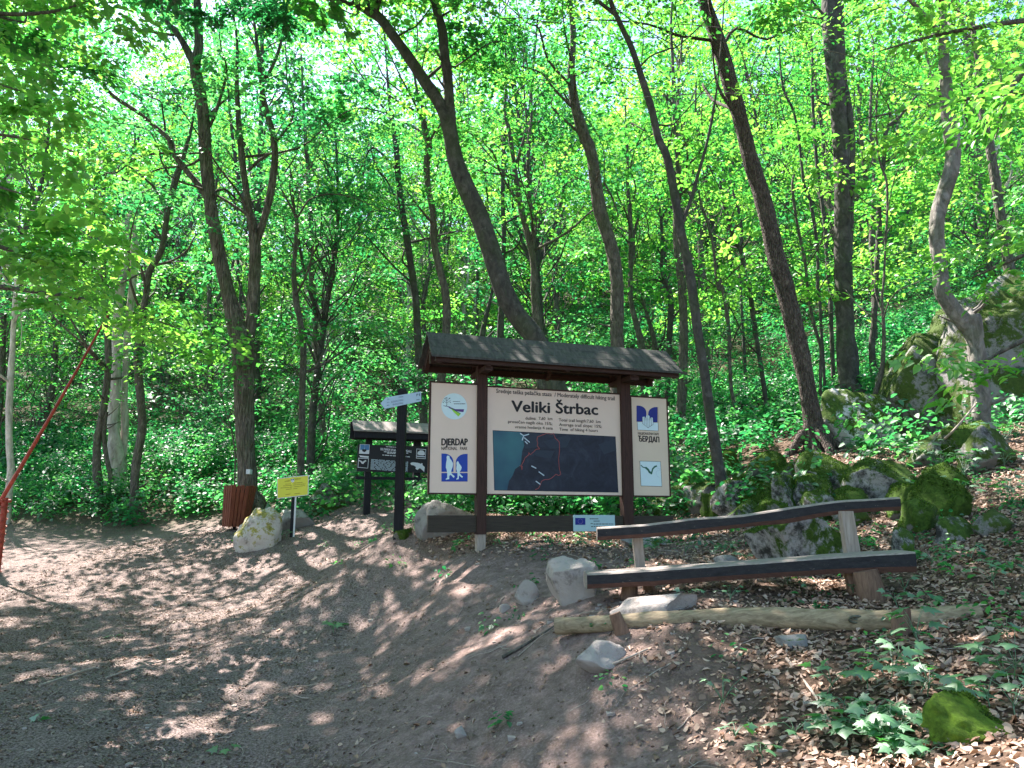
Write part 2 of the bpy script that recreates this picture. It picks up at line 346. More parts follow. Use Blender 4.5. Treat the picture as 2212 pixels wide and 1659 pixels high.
# ------------------------------------------------------------------ trees
def smooth_poly(pts, sub=5):
    pts = np.asarray(pts, float); n = len(pts)
    if n < 3: return np.array([pts[0]+(pts[-1]-pts[0])*t for t in np.linspace(0, 1, sub+1)])
    out = []
    for i in range(n-1):
        p0 = pts[max(i-1, 0)]; p1 = pts[i]; p2 = pts[i+1]; p3 = pts[min(i+2, n-1)]
        for t in np.linspace(0, 1, sub, endpoint=False):
            out.append(.5*((2*p1)+(-p0+p2)*t+(2*p0-5*p1+4*p2-p3)*t*t+(-p0+3*p1-3*p2+p3)*t**3))
    out.append(pts[-1]); return np.array(out)
def stem_pts(px, Y, dY=0):
    o = []; n = len(px)
    for i, (u, v, w) in enumerate(px):
        y = Y+dY*i/max(1, n-1); o.append([*P(u, v, y), w/2*pxm(u, v, y)])
    return np.array(o)
def limb_path(a, b, rise=.3, n=5):
    a = np.asarray(a); b = np.asarray(b); L = np.linalg.norm(b-a); p = []
    for t in np.linspace(0, 1, n):
        q = a+(b-a)*t+np.array([0, 0, 1])*rise*L*math.sin(t*math.pi)*.5; p.append(q)
    p = np.array(p); p[1:-1] += rng.normal(0, .05*L, (n-2, 3)); return smooth_poly(p, 3)
allcrown = []
def tree(name, label, stems, Y, mat, crown=None, high=None, ext=4, extk=(0, 0), leafm='leaf', group=None, flare=1.35, size=.085, per=60, dY=0, extra=None, k=14, wob=.10):
    """stems: list of pixel polylines from base up; the first is the trunk"""
    S = []
    for i, px in enumerate(stems):
        q = stem_pts(px, Y, dY)
        if i == 0:
            b = q[0].copy(); gz = h1(b[0], b[1])
            if b[2] > gz-.1: 
                b[2] = gz-.25; b[3] *= flare; q = np.r_[[b], q]; 
        top = px[-1]
        if top[1] < 260 and ext > 0 and len(px) > 1:
            d = norm(q[-1, :3]-q[-2, :3]); d = norm(d+np.array([extk[0], extk[1], .35])); r0 = q[-1, 3]
            for s_ in (1, 2, 3):
                q = np.r_[q, [[*(q[-1, :3]+d*ext/3+rng.normal(0, .12, 3)), r0*(1-.28*s_)]]]
        S.append(smooth_poly(q, 5))
    base = S[0][0, :3].copy(); base[2] = h1(base[0], base[1])
    o = root(name, label, 'tree', base, group)
    tb = MB()
    for i, s in enumerate(S):
        r = np.clip(s[:, 3]*.93, .006, None)
        if i == 0:
            hh = s[:, 2]-base[2]; r = r*(1+.30*np.exp(-np.clip(hh, 0, 9)/.18))
            # buttress roots
            for a in rng.random(5)*6.28:
                d = np.array([math.cos(a), math.sin(a), 0]); e = base+d*r[3]*2.1; e[2] = h1(e[0], e[1])-.06
                tb.tube(smooth_poly([base+d*r[2]*.35+[0, 0, r[2]*1.3], base+d*r[2]*1.1+[0, 0, r[2]*.35], e], 3), [r[2]*.42]*3+[r[2]*.3]*3+[r[2]*.14], 7, wob=.1)
        tb.tube(s[:, :3], r, k if i == 0 else 9, wob=wob)
        for _ in range(int(rng.integers(2, 6)) if i < 3 and len(s) > 12 else 0):
            j = int(rng.integers(4, len(s)-2)); a = rng.random()*6.28; d = np.array([math.cos(a), math.sin(a), rng.uniform(.1, .8)]); L_ = rng.uniform(.05, .35)
            tb.tube([s[j, :3], s[j, :3]+d*(r[j]+L_*.4), s[j, :3]+d*(r[j]+L_)+[0, 0, .05]], [min(.03, r[j]*.35), min(.02, r[j]*.25), .006], 6)
    if crown:
        lb, cb = MB(), MB()
        n, z0, z1, rad = crown
        ends = []
        allp = np.concatenate([s for s in S]); 
        zz = allp[:, 2]-base[2]; up = allp[(zz > z0*.55)]
        if len(up) == 0: up = allp[-4:]
        for c in range(n):
            s0 = up[rng.integers(len(up))]
            for _ in range(12):
                a = rng.random()*6.28; rr = rad*math.sqrt(rng.random()); dz = rng.uniform(.1, 1.2)+rr*.25
                e = s0[:3]+np.array([math.cos(a)*rr, math.sin(a)*rr, dz])
                zr = e[2]-base[2]
                if z0 < zr < z1: break
            else: continue
            lb.tube(limb_path(s0[:3], e, .1), np.linspace(max(.008, min(.035, s0[3]*.45)), .005, 13), 5, cap=False)
            for _ in range(rng.integers(2, 5)):
                ends.append(e+rng.normal(0, 1, 3)*np.array([.5, .5, .28]))
        hi_ends = []
        if high:  # high leaf clumps added above the view to shade the ground
            hn, hx, hy, hr, hz0, hz1 = high; tp = S[0][-1, :3]
            for c in range(hn):
                a = rng.random()*6.28; rr = hr*math.sqrt(rng.random()); e = np.array([hx+math.cos(a)*rr, hy+math.sin(a)*rr, base[2]+rng.uniform(hz0, hz1)])
                s0 = S[0][rng.integers(int(len(S[0])*.8), len(S[0])), :3]; lb.tube(limb_path(s0, e, .05), np.linspace(.035, .006, 13), 5, cap=False)
                for _ in range(3): hi_ends.append(e+rng.normal(0, 1, 3)*np.array([.6, .6, .2]))
        ends = np.array(ends); tb.v += lb.v; tb.f += [f+tb.n for f in lb.f]; tb.m += lb.m; tb.a += lb.a; tb.n += lb.n
        if hi_ends: sprays(cb, hi_ends, rng.uniform(.45, .85, len(hi_ends)), 300, .12, flat=.07, twigs=9)
        sprays(cb, ends, rng.uniform(.45, .95, len(ends)), per, size)
        if extra is not None: extra(cb, lb)
        part('crown', cb, M[leafm], o)
    part('trunk', tb, mat, o)
    return o
K = .86406
def q1(x, y): return ((x/2.766+1040)*K, (y/2.766+800)*K)
def q2(x, y): return ((x/3.6867+520)*K, (y/3.6867+930)*K)
def q5(x, y): return (x/2.212*K, y/2.212*K)
def q6(x, y): return (x/2.2125*K, (y/2.2125+600)*K)
def q7(x, y): return ((x/2.212+800)*K, y/2.212*K)
def q8(x, y): return ((x/2.212+1660)*K, y/2.212*K)
def q9(x, y): return ((x/2.212+1660)*K, (y/2.212+700)*K)
WF = 1.0
def S(qf, *pts): return [(*qf(x, y), w*WF) for x, y, w in pts]
# -- the individual trees of the photograph
tree('forked_tree', 'large furrowed tree forking above the red waste bin, small white blaze on its trunk',
     [[(537,1130,52),(536,1050,44),(531,960,42),(528,870,46),(527,800,50),(525,745,52)]+S(q5,(1270,1659,34),(1190,1300,30),(1150,1000,28),(1120,600,27),(1080,370,25),(1100,250,20),(1090,0,17)),
      [(530,800,30),(537,735,27)]+S(q5,(1400,1659,26),(1410,1350,26),(1375,1150,16),(1330,800,14),(1310,480,10),(1310,220,6)),
      S(q5,(1410,1370,16),(1490,1100,17),(1520,820,15),(1460,560,13),(1440,400,11),(1420,230,8),(1400,60,5)),
      S(q5,(1445,450,9),(1500,380,8),(1550,250,7),(1570,100,5),(1565,-60,4)),
      S(q5,(1140,1090,17),(1110,1040,15),(1020,930,13),(960,850,13),(935,770,12),(880,720,11),(760,620,10),(640,540,9),(560,460,8),(480,360,7),(400,250,5),(280,160,4),(200,60,3)),
      S(q5,(1070,350,18),(1020,250,15),(970,170,13),(930,130,11),(900,60,8),(880,-40,6)),
      S(q5,(960,195,7),(860,180,6),(740,160,4),(620,150,3),(510,200,2)),
      S(q5,(1110,845,5),(1000,850,5),(880,848,6),(800,860,5),(730,890,4),(640,955,3),(560,950,2)),
      S(q5,(1105,880,7),(1040,915,5),(900,930,4),(780,970,3),(620,985,2)),
      S(q5,(1070,560,5),(1000,520,4),(900,518,3),(800,490,2),(640,420,2)),
      S(q5,(915,720,5),(900,620,4),(885,560,4),(780,500,2)),
      S(q5,(1160,700,8),(1200,600,7),(1250,420,6),(1245,330,4),(1220,250,3)),
      S(q5,(1370,945,8),(1430,890,7),(1490,850,6)),
      S(q5,(1525,785,6),(1600,690,5),(1625,600,4),(1590,480,3))],
     15, M['bark_rough'], crown=(20, 7.0, 12, 3.2), high=(18, -6.6, 12.6, 3.6, 9.6, 12), ext=4, size=.10, per=46, leafm='leaf_cool')
tree('leaning_tree', 'large smooth dark tree leaning left behind the big trail board, forking high up',
     [[(1298,1112,58),(1250,1000,54),(1205,850,50),(1165,745,48)]+S(q7,(1040,1659,46),(900,1250,44),(800,1020,42),(750,880,36),(715,720,34),(690,640,30),(640,540,28),(560,420,26),(450,260,24),(350,120,22),(280,20,20)),
      S(q7,(720,740,30),(715,600,26),(708,450,24),(690,300,23),(670,150,21),(630,0,19)),
      S(q7,(330,110,14),(250,60,12),(180,20,10),(130,0,8)),
      S(q7,(430,200,5),(480,170,4),(560,110,3)),
      S(q7,(560,440,4),(580,300,3),(640,200,2))],
     12.5, M['bark_smooth'], crown=(12, 8.2, 11.5, 3.0), high=(11, -3.5, 10.2, 2.8, 8.5, 11), ext=4, size=.09, per=50, extk=(-.1, 0))
tree('curved_tree', 'grey speckled trunk curving up behind the right part of the big board roof',
     [[(1338,1100,34),(1334,900,32),(1333,750,31)]+S(q7,(1645,1659,31),(1630,1450,31),(1590,1300,30),(1545,1150,30),(1530,1050,29),(1500,850,27),(1460,740,26),(1425,640,24),(1400,520,20),(1390,400,17),(1400,200,14),(1380,30,12)),
      S(q7,(1570,1010,5),(1620,1100,4),(1650,1200,3))], 14.5, M['bark_mid'], crown=(13, 7.5, 11, 2.8), high=(11, .5, 11.5, 2.6, 8.5, 11), ext=4, size=.10, per=46)
tree('slim_leaning_tree', 'slim smooth tree leaning left, its foot behind the left half of the bench backrest',
     [S(q9,(338,1285,27),(320,1150,26),(285,930,25),(255,740,24),(225,520,22),(190,300,22),(155,50,22))+S(q8,(140,1500,22),(105,1330,21),(75,1180,20),(45,1000,20),(10,850,18))+S(q7,(1870,760,17),(1830,590,16),(1770,400,15),(1720,260,13),(1650,110,12),(1605,0,11)),
      S(q8,(100,1240,10),(150,1100,9),(190,960,8),(240,780,7),(275,600,6),(300,420,4)),
      S(q7,(1770,370,5),(1830,310,4),(1930,270,4),(2010,230,3)),S(q7,(1870,690,5),(1940,690,4),(1991,650,3)),S(q7,(1750,380,3),(1680,375,3),(1600,365,2))],
     10.5, M['bark_smooth'], crown=(9, 7.5, 10, 2.4), high=(7, -.5, 8.8, 2.6, 7.6, 10), ext=4, size=.085, per=50)
WF = .40        # widths below were read in enlarged crops
tree('fissured_tree', 'thick fissured trunk leaning left, standing on the mossy rocks behind the bench',
     [S(q9,(835,925,112),(825,800,108),(800,640,100),(770,480,100),(735,330,104),(700,170,104),(665,30,102))+S(q8,(640,1500,104),(600,1330,100),(560,1150,98),(515,1000,92),(470,850,90),(420,650,86),(370,480,88),(330,330,86),(290,200,84),(235,50,76),(200,-50,70)),
      S(q8,(440,800,30),(380,620,22),(300,480,16),(270,300,10)),
      [(1768,960,14),(1785,985,10),(1800,1000,6)]],
     12, M['bark_oak'], crown=(13, 7.5, 11.5, 3.2), high=(11, 2.0, 9.5, 2.6, 7.0, 10), ext=4, size=.09, per=50, k=18)
_t = bpy.data.objects
tree('twin_trunk_tree', 'upright dark double trunk rising behind the tall white faced boulder',
     [S(q9,(1035,720,130),(1025,560,118),(1010,400,112),(1000,250,100),(995,60,104))+S(q8,(992,1500,100),(990,1200,92),(985,950,90),(975,760,90),(960,560,92),(950,400,100),(940,250,120),(935,100,122),(935,-40,120)),
      S(q8,(1020,1500,40),(1030,1150,46),(1035,850,48),(1025,650,48),(1000,480,40),(975,330,30)),
      S(q8,(945,870,6),(900,800,5),(865,700,4),(850,560,3)), S(q8,(880,80,16),(840,30,12),(800,-30,10))],
     14, M['bark_smooth'], crown=(20, 8.5, 17, 3.4), ext=4, size=.10, per=46, k=18)
tree('pale_crooked_tree', 'pale crooked tree with a burl beside the dark cliff like rock',
     [S(q9,(1765,890,100),(1755,780,96),(1750,640,98),(1740,500,96),(1730,400,94),(1705,290,92),(1650,230,90),(1590,150,92),(1540,60,88))+S(q8,(1530,1500,84),(1510,1350,82),(1510,1210,82),(1545,1080,84),(1585,950,86),(1600,850,84),(1585,720,80),(1565,600,72),(1560,480,66),(1550,350,58),(1545,200,50),(1540,40,44),(1540,-60,40)),
      S(q9,(1720,330,100),(1690,225,118),(1680,190,90),(1690,160,40)),
      S(q8,(1610,700,12),(1640,640,10),(1720,580,7),(1800,540,5),(1880,500,3)), S(q8,(1560,560,10),(1480,505,6),(1380,495,4),(1290,520,2)),
      S(q9,(1610,180,8),(1560,100,7),(1500,30,5),(1440,-20,4))],
     10, M['bark_grey'], crown=(14, 6.5, 10.5, 2.8), high=(8, 4.0, 8.8, 2.4, 6.5, 9), ext=4, size=.085, per=50, k=18)
WF = .39
tree('background_trunk_tree', 'grey trunk leaning left behind the pale crooked tree near the right edge',
     [[(2200,760,30),(2188,640,28)]+S(q8,(1890,1350,56),(1870,1250,54),(1840,1050,52),(1800,800,48),(1760,620,42),(1740,450,36),(1720,250,30),(1690,50,24))], 15.5, M['bark_mid'],
     crown=(16, 6.5, 15, 2.8), size=.10, per=46)
tree('straight_dark_tree', 'straight dark trunk just right of the big board, behind the slim leaning tree',
     [S(q9,(88,880,62),(95,700,58),(105,500,54),(108,250,52),(100,50,50))+S(q8,(90,1500,48),(70,1300,44),(75,1100,40),(80,900,34),(60,700,28),(50,400,20),(40,100,14))], 17, M['bark_mid'],
     crown=(20, 5.5, 14, 2.8), size=.11, per=44)
tree('forked_slim_tree', 'tree with a pale stem forking narrowly above the middle of the board roof',
     [[(1185,1000,24),(1170,850,23),(1163,720,22)]+S(q7,(1185,1600,46),(1180,1450,40),(1150,1300,36),(1110,1150,34),(1085,1000,32),(1065,850,26),(1045,720,24),(1025,620,20),(1030,400,12),(1020,200,8)),
      S(q7,(1175,1400,28),(1180,1250,26),(1160,1100,26),(1150,950,24),(1155,780,22),(1170,640,16),(1160,450,12)),
      S(q7,(1055,990,10),(1000,930,9),(920,840,8),(840,740,6),(780,680,4)), S(q7,(1085,900,16),(1110,820,14),(1140,700,12),(1130,520,10),(1125,380,8),(1130,200,6)),
      S(q7,(1180,1260,9),(1220,1150,8),(1300,1060,6),(1430,980,4)),S(q7,(1110,760,6),(1085,660,5),(1060,600,4))],
     17, M['bark_mid'], crown=(22, 5.5, 14, 3.0), size=.11, per=44)
tree('bent_trunk_tree', 'brownish wavy trunk above the left end of the big board roof',
     [[(946,1000,20),(950,850,20),(962,740,20)]+S(q7,(700,1659,46),(660,1480,44),(630,1330,42),(625,1180,38),(600,1050,36),(590,920,38),(600,800,40),(575,700,32),(570,600,26),(545,530,18),(520,380,12),(540,200,8)),
      S(q7,(600,1330,10),(560,1300,8),(500,1200,5)),S(q7,(640,1350,5),(700,1300,4),(760,1200,3))], 16, M['bark_mid'], crown=(20, 6.0, 14, 2.8), size=.11, per=44)
tree('dark_upright_tree', 'dark upright tree with thin branches reaching left, left of the wavy trunk',
     [[(925,1060,20),(912,860,19),(903,740,18)]+S(q7,(530,1659,44),(500,1450,42),(475,1280,40),(450,1130,38),(430,950,36),(420,800,34),(405,700,28),(385,560,20),(370,380,12),(360,200,8)),
      S(q7,(410,1080,12),(370,1000,11),(310,920,10),(280,820,7),(240,690,5),(170,560,3)),
      S(q7,(425,1170,9),(340,1140,8),(270,1100,7),(160,1078,6),(60,1075,5),(0,1110,4)),
      S(q7,(445,1265,9),(330,1265,7),(220,1290,6),(150,1380,4)),S(q7,(400,1085,7),(330,960,6),(220,850,4),(100,770,3),(40,740,2))],
     18.5, M['bark_smooth'], crown=(24, 5.5, 14, 3.2), size=.12, per=44, leafm='leaf_cool')
tree('slender_forked_tree', 'slender tree between the forked tree and the yellow sign, splitting into thin limbs',
     [[(655,1090,17),(650,1020,17),(652,930,16),(653,840,15),(655,760,15),(650,700,14),(640,650,14)]+S(q5,(1625,1500,28),(1635,1350,26),(1640,1210,22),(1600,1130,14),(1560,1050,11),(1530,940,8)),
      S(q5,(1640,1210,14),(1690,1130,12),(1720,1100,10),(1800,1075,9),(1900,1080,7),(2000,1110,6),(2100,1160,4)),
      S(q5,(1640,1200,8),(1620,1100,7),(1650,1000,5),(1610,860,3)), S(q5,(1735,1110,7),(1760,1000,5),(1700,900,4))],
     16, M['bark_mid'], crown=(16, 3.5, 9, 2.6), ext=0, size=.11, per=46, leafm='leaf_cool')
tree('upright_slim_tree', 'upright slim grey trunk right of the slender forked tree, behind the yellow sign',
     [[(712,1060,17),(700,960,16),(692,850,15),(684,760,15),(678,650,15)]+S(q5,(1720,1500,32),(1722,1300,30),(1710,1100,28),(1705,950,26),(1690,790,24),(1680,600,18),(1670,400,12),(1660,150,8)),
      S(q5,(1700,960,8),(1660,900,7),(1600,830,4))], 20, M['bark_mid'], crown=(20, 6, 14, 3), size=.13, per=44, leafm='leaf_cool')
tree('bowed_tree', 'dark bowed trunk at left swinging right then up, beside the pale broken snags',
     [S(q6,(740,1490,50),(745,1350,48),(760,1200,48),(785,1050,48),(780,900,48),(762,700,46),(775,550,42),(795,400,38),(815,250,36))+S(q5,(830,1490,38),(890,1390,36),(915,1250,34),(930,1150,36),(975,980,36),(1010,880,28),(1050,740,20),(1070,640,12),(1100,450,8)),
      S(q5,(930,1270,9),(980,1240,7),(1050,1180,4))], 17, M['bark_mid'], crown=(18, 6, 13, 3), size=.12, per=44, leafm='leaf_cool')
tree('broken_snag', 'tall pale dead trunk with a splintered top, left one of the two at the left',
     [S(q6,(650,1290,84),(640,1150,76),(625,1000,66),(640,850,60),(640,700,54),(650,500,52),(655,350,50),(680,200,48))+S(q5,(690,1440,46),(700,1300,40),(695,1200,32),(690,1120,22),(683,1085,8)),
      S(q5,(700,1260,22),(725,1180,16),(735,1140,10),(750,1085,3))], 18, M['bark_pale'], ext=0, wob=.2)
tree('broken_snag', 'slimmer pale dead trunk with a splintered top, right one of the two at the left',
     [S(q6,(680,1200,46),(690,1050,42),(688,850,38),(700,650,38),(712,450,42),(735,250,40))+S(q5,(735,1500,42),(745,1350,40),(760,1200,34),(765,1120,24),(775,1078,6)),
      S(q5,(765,1150,14),(785,1100,8),(795,1075,2))], 18.2, M['bark_pale'], ext=0, wob=.2)
tree('twin_stem_tree', 'dark mossy twin stemmed tree left of the pale snags',
     [S(q6,(540,1345,56),(535,1250,50),(540,1100,44),(570,950,40),(590,800,40),(600,650,38),(590,450,34),(575,290,28))+S(q5,(565,1550,26),(555,1350,26),(560,1200,24),(572,1050,22),(600,980,8)),
      S(q6,(620,1330,30),(590,1200,26),(575,1050,26),(590,950,22)),
      S(q5,(560,1070,10),(500,1030,7),(440,950,4)), S(q6,(560,670,12),(480,655,8),(400,650,4))],
     17.5, M['bark_mid'], crown=(20, 4.5, 11, 3), ext=3, size=.12, per=46, leafm='leaf_cool')
tree('slim_pale_tree', 'slim pale trunk lit by the sun near the left edge, with bare twigs',
     [S(q6,(60,1290,40),(52,1150,38),(50,950,38),(60,750,34),(72,550,30),(82,350,26),(90,230,20),(60,170,12),(30,120,6)),
      S(q6,(90,330,6),(120,480,5),(110,620,3)),S(q6,(85,260,6),(140,300,5),(270,310,3)),S(q6,(85,290,5),(40,270,4),(10,255,3))],
     16.5, M['bark_pale'], crown=(14, 3.5, 10, 2.6), ext=0, size=.11, per=46)
_slim = [
 ('brown leafy stem left of the fissured trunk base joining behind it, winding upward', S(q9,(868,660,18),(865,500,20),(868,380,22),(830,250,20),(800,100,18),(790,0,18))+S(q8,(795,1600,18),(780,1450,18),(760,1350,18),(730,1200,16),(710,1030,16),(720,960,6)), 15),
 ('wavy brown stem between the fissured and the twin trunk, reaching high', S(q9,(890,600,18),(880,430,18),(868,250,18),(860,80,18))+S(q8,(850,1600,20),(850,1400,18),(825,1200,20),(800,1080,20),(775,1020,18),(760,900,16),(740,720,14),(710,600,14),(670,520,14),(650,430,12),(640,300,8)), 16),
 ('straight slim stem close left of the twin trunk', S(q9,(945,760,36),(935,500,26),(925,250,26),(920,50,26))+S(q8,(910,1550,24),(890,1250,24),(865,1050,22),(845,900,20),(830,700,20),(820,500,18),(820,300,14),(810,80,10)), 18),
 ('dark thin stem with a bent foot between the twin trunk and the upper boulder', S(q9,(1150,730,26),(1165,640,30),(1200,520,28),(1215,380,22),(1215,250,20),(1205,100,16))+S(q8,(1215,1560,14),(1225,1350,14),(1235,1150,14),(1230,1000,14),(1190,880,12),(1175,700,12),(1180,520,10),(1200,480,6)), 12.5),
 ('brown stem right of the twin trunk that bends right to the light', S(q9,(1150,380,36),(1160,250,32),(1170,100,30))+S(q8,(1175,1500,30),(1190,1300,34),(1190,1100,26),(1215,900,24),(1230,720,26),(1300,650,18),(1370,560,14),(1430,490,9),(1470,400,5)), 16),
 ('slim upright stem just behind the bending brown stem', S(q9,(1180,420,30),(1160,200,30))+S(q8,(1160,1550,30),(1150,1300,36),(1165,1050,26),(1160,850,22),(1140,700,18),(1150,450,16),(1160,250,8)), 19),
 ('two toned thin stem between the straight dark tree and the fissured trunk', S(q9,(445,900,22),(420,780,22),(380,650,22),(365,480,20),(360,300,24),(340,130,22),(310,0,22))+S(q8,(300,1600,20),(270,1350,18),(230,1200,14),(200,1100,10),(190,1000,5)), 16.5),
 ('yellowish green lit stem close left of the fissured trunk', S(q9,(575,760,30),(560,650,28),(540,500,28),(520,380,28),(490,180,30),(470,20,28))+S(q8,(450,1550,26),(430,1400,28),(400,1340,26),(360,1230,24),(330,1120,20),(310,1000,12)), 18),
 ('branching stem behind the slim leaning tree, high at its right', S(q8,(420,1500,16),(430,1300,22),(410,1150,16),(380,1050,12),(360,900,6)), 22),
 ('brown stem directly left of the big board right edge, behind the gap', [(1392,900,16),(1388,760,18)]+S(q7,(1720,1659,28),(1720,1400,30),(1715,1200,28),(1700,1000,20),(1700,850,18),(1690,650,10)), 19),
 ('crooked stem right of the curved speckled trunk', [(1420,920,14),(1418,760,14)]+S(q7,(1765,1600,12),(1740,1450,14),(1735,1300,20),(1760,1180,12),(1720,1060,8)), 21),
 ('thin dark stem above the right end of the big board roof', [(1440,900,13),(1446,740,14),(1448,640,14)]+S(q7,(1890,1500,22),(1895,1350,24),(1880,1150,14)), 20),
 ('straight stem behind the fork of the big leaning tree, at its right', [(1075,900,17),(1080,740,17)]+S(q7,(1010,1500,26),(1018,1300,30),(1010,1150,26),(1012,950,26),(1018,700,22),(1020,560,10)), 20),
 ('thin stem with dark trunk foot left of the big leaning tree', [(1060,840,15),(1040,740,15)]+S(q7,(960,1560,14),(935,1350,12),(930,1150,10),(905,850,12),(905,690,6)), 22),
 ('pale mottled distant stem between the leaning tree and its neighbour', S(q7,(870,1400,16),(850,1100,16),(835,900,14),(825,700,14),(820,600,8)), 26),
 ('thin sapling trunk behind the forked tree, at its left', S(q6,(1300,1300,9),(1290,1100,9),(1215,830,4)), 15.5),
 ('distant trunk left of the forked tree base', S(q5,(1330,1659,18),(1320,1500,18),(1300,1200,16),(1290,900,12),(1280,700,6)), 26),
 ('leaning distant stem at the far right edge', S(q8,(1730,1300,16),(1710,1150,16),(1690,980,14),(1680,800,6)), 24),
]
for lab, px, Yd in _slim:
    tree('slim_tree', lab, [px], Yd, M['bark_mid' if Yd % 2 else 'bark_smooth'], crown=(9, 3.0, 11, 2.2), ext=2, size=.12, per=44, k=9,
         group='slim forest trees', leafm='leaf' if Yd > 15 else 'leaf_lime')
bl = MB(); p = P(537, 1019, 14.75); s_ = pxm(537, 1019, 14.8)
bl.box(p+[-4.2*s_, -.03, -5*s_], p+[4.2*s_, .1, 5*s_]); 
fo = bpy.data.objects['forked_tree']; part('trail_blaze', bl, M['wpaint'], fo)
# -- trees outside the frame: two reach into it, the unseen others are added for shade
def outside_tree(name, label, x, y, h, r, cz, n, rad, reach, leafm, size, per, mat='bark_mid'):
    z = h1(x, y); o = root(name, label, 'tree', (x, y, z)); tb, lb, cb = MB(), MB(), MB()
    ax = smooth_poly([(x, y, z-.3), (x+.1, y, z+h*.3), (x-.1, y+.2, z+h*.65), (x, y, z+h)], 6)
    tb.tube(ax, np.linspace(r*1.2, r*.3, len(ax)), 12, wob=.1)
    E = []; RR = []
    for _ in range(n):
        a = rng.random()*6.28; q = rad*math.sqrt(rng.random()); zz = z+rng.uniform(cz, h+.5)
        e = np.array([x+math.cos(a)*q, y+math.sin(a)*q, zz])
        s0 = ax[min(len(ax)-1, int(len(ax)*max(.3, (zz-z)/h-.15)))]
        lb.tube(limb_path(s0, e, .1), np.linspace(.04, .008, 13), 5, cap=False)
        for _ in range(3): E.append(e+rng.normal(0, 1, 3)*[.7, .7, .25]); RR.append(rng.uniform(.5, 1.0))
    for chain in reach:                       # limbs that reach into view
        pts = [np.array(c, float) for c in chain[0]]; s0 = ax[np.argmin(np.abs(ax[:, 2]-pts[0][2]+.8))]
        pth = smooth_poly([s0]+pts, 4); lb.tube(pth, np.linspace(.05, .006, len(pth)), 6, cap=False)
        for q in pts[chain[1]:]:
            for _ in range(chain[2]): E.append(q+rng.normal(0, 1, 3)*chain[3]); RR.append(rng.uniform(.25, .5))
    tb.v += lb.v; tb.f += [f+tb.n for f in lb.f]; tb.m += lb.m; tb.a += lb.a; tb.n += lb.n; part('trunk', tb, M[mat], o)
    sprays(cb, E, RR, per, size, twigs=8); part('crown', cb, M[leafm], o); return o
Lr = [([P(-220,140,7.5),P(-60,170,7.3),P(60,200,7.2)],1,9,[.35,.5,.35]), ([P(-260,330,7.5),P(-80,380,7),P(50,420,6.8)],1,10,[.35,.5,.3]),
      ([P(-250,520,8),P(-60,520,7.6),P(80,560,7.4),P(180,590,7.4)],1,10,[.4,.5,.25]), ([P(-250,600,9),P(0,620,9),P(200,650,9),P(330,690,9),P(400,715,9)],2,4,[.35,.4,.12]),
      ([P(-200,0,8),P(0,30,8.2),P(140,20,8.4),P(230,-20,8.5)],1,8,[.5,.5,.3]), ([P(-200,250,10),P(60,300,10),P(170,330,10)],1,3,[.6,.5,.3])]
outside_tree('overhanging_maple', 'maple standing beyond the left edge, its leafy branches hanging into the picture at upper left', -7.6, 6.4, 11, .2, 5.2, 26, 3.0, Lr, 'leaf_lime', .088, 60)
Rr = [([P(2500,60,5.2),P(2300,110,5.0),P(2190,180,4.8),P(2150,300,4.8)],1,4,[.25,.3,.2]), ([P(2500,20,6.5),P(2250,40,6.5),P(2050,70,6.6),P(1900,110,6.8)],1,4,[.4,.4,.18]),
      ([P(2450,500,6.2),P(2300,520,6),P(2190,560,6),P(2100,600,6.1)],1,3,[.2,.3,.12]), ([P(2500,640,5.5),P(2330,680,5.2),P(2200,740,5),P(2110,790,5)],1,3,[.2,.3,.12]),
      ([P(2500,200,8),P(2200,200,8),P(2000,230,8),P(1850,260,8.2)],1,4,[.5,.5,.2])]
outside_tree('overhanging_hornbeam', 'tree standing beyond the right edge, its bright leaves hanging into the picture at upper right', 5.6, 4.6, 9.5, .16, 5.0, 22, 2.6, Rr, 'leaf_lime', .075, 55)
for i, (x, y, h, cz, rad, n) in enumerate([(-11.5,11,13,6,3.4,30),(-7,1.5,12,6.5,3.2,16),(-7.3,9.0,12.5,8.6,3.1,13),(-3.4,3.2,14,8.6,2.6,9),(2.6,-2.5,12,6,3.0,16),(-11,-2,13,6,3.2,16)]):  # unseen trees added only to dapple and shade the ground
    outside_tree('canopy_tree', ['tall tree beyond the left edge by the trail barrier','tree left of the viewer shading the trail','tree just outside the left edge shading the middle of the trail','tree whose high crown spreads over the trail','tree behind the viewer','tree far left behind the viewer'][i],
                 x, y, h, .18, cz, n, rad, [], 'leaf', .13, 260)
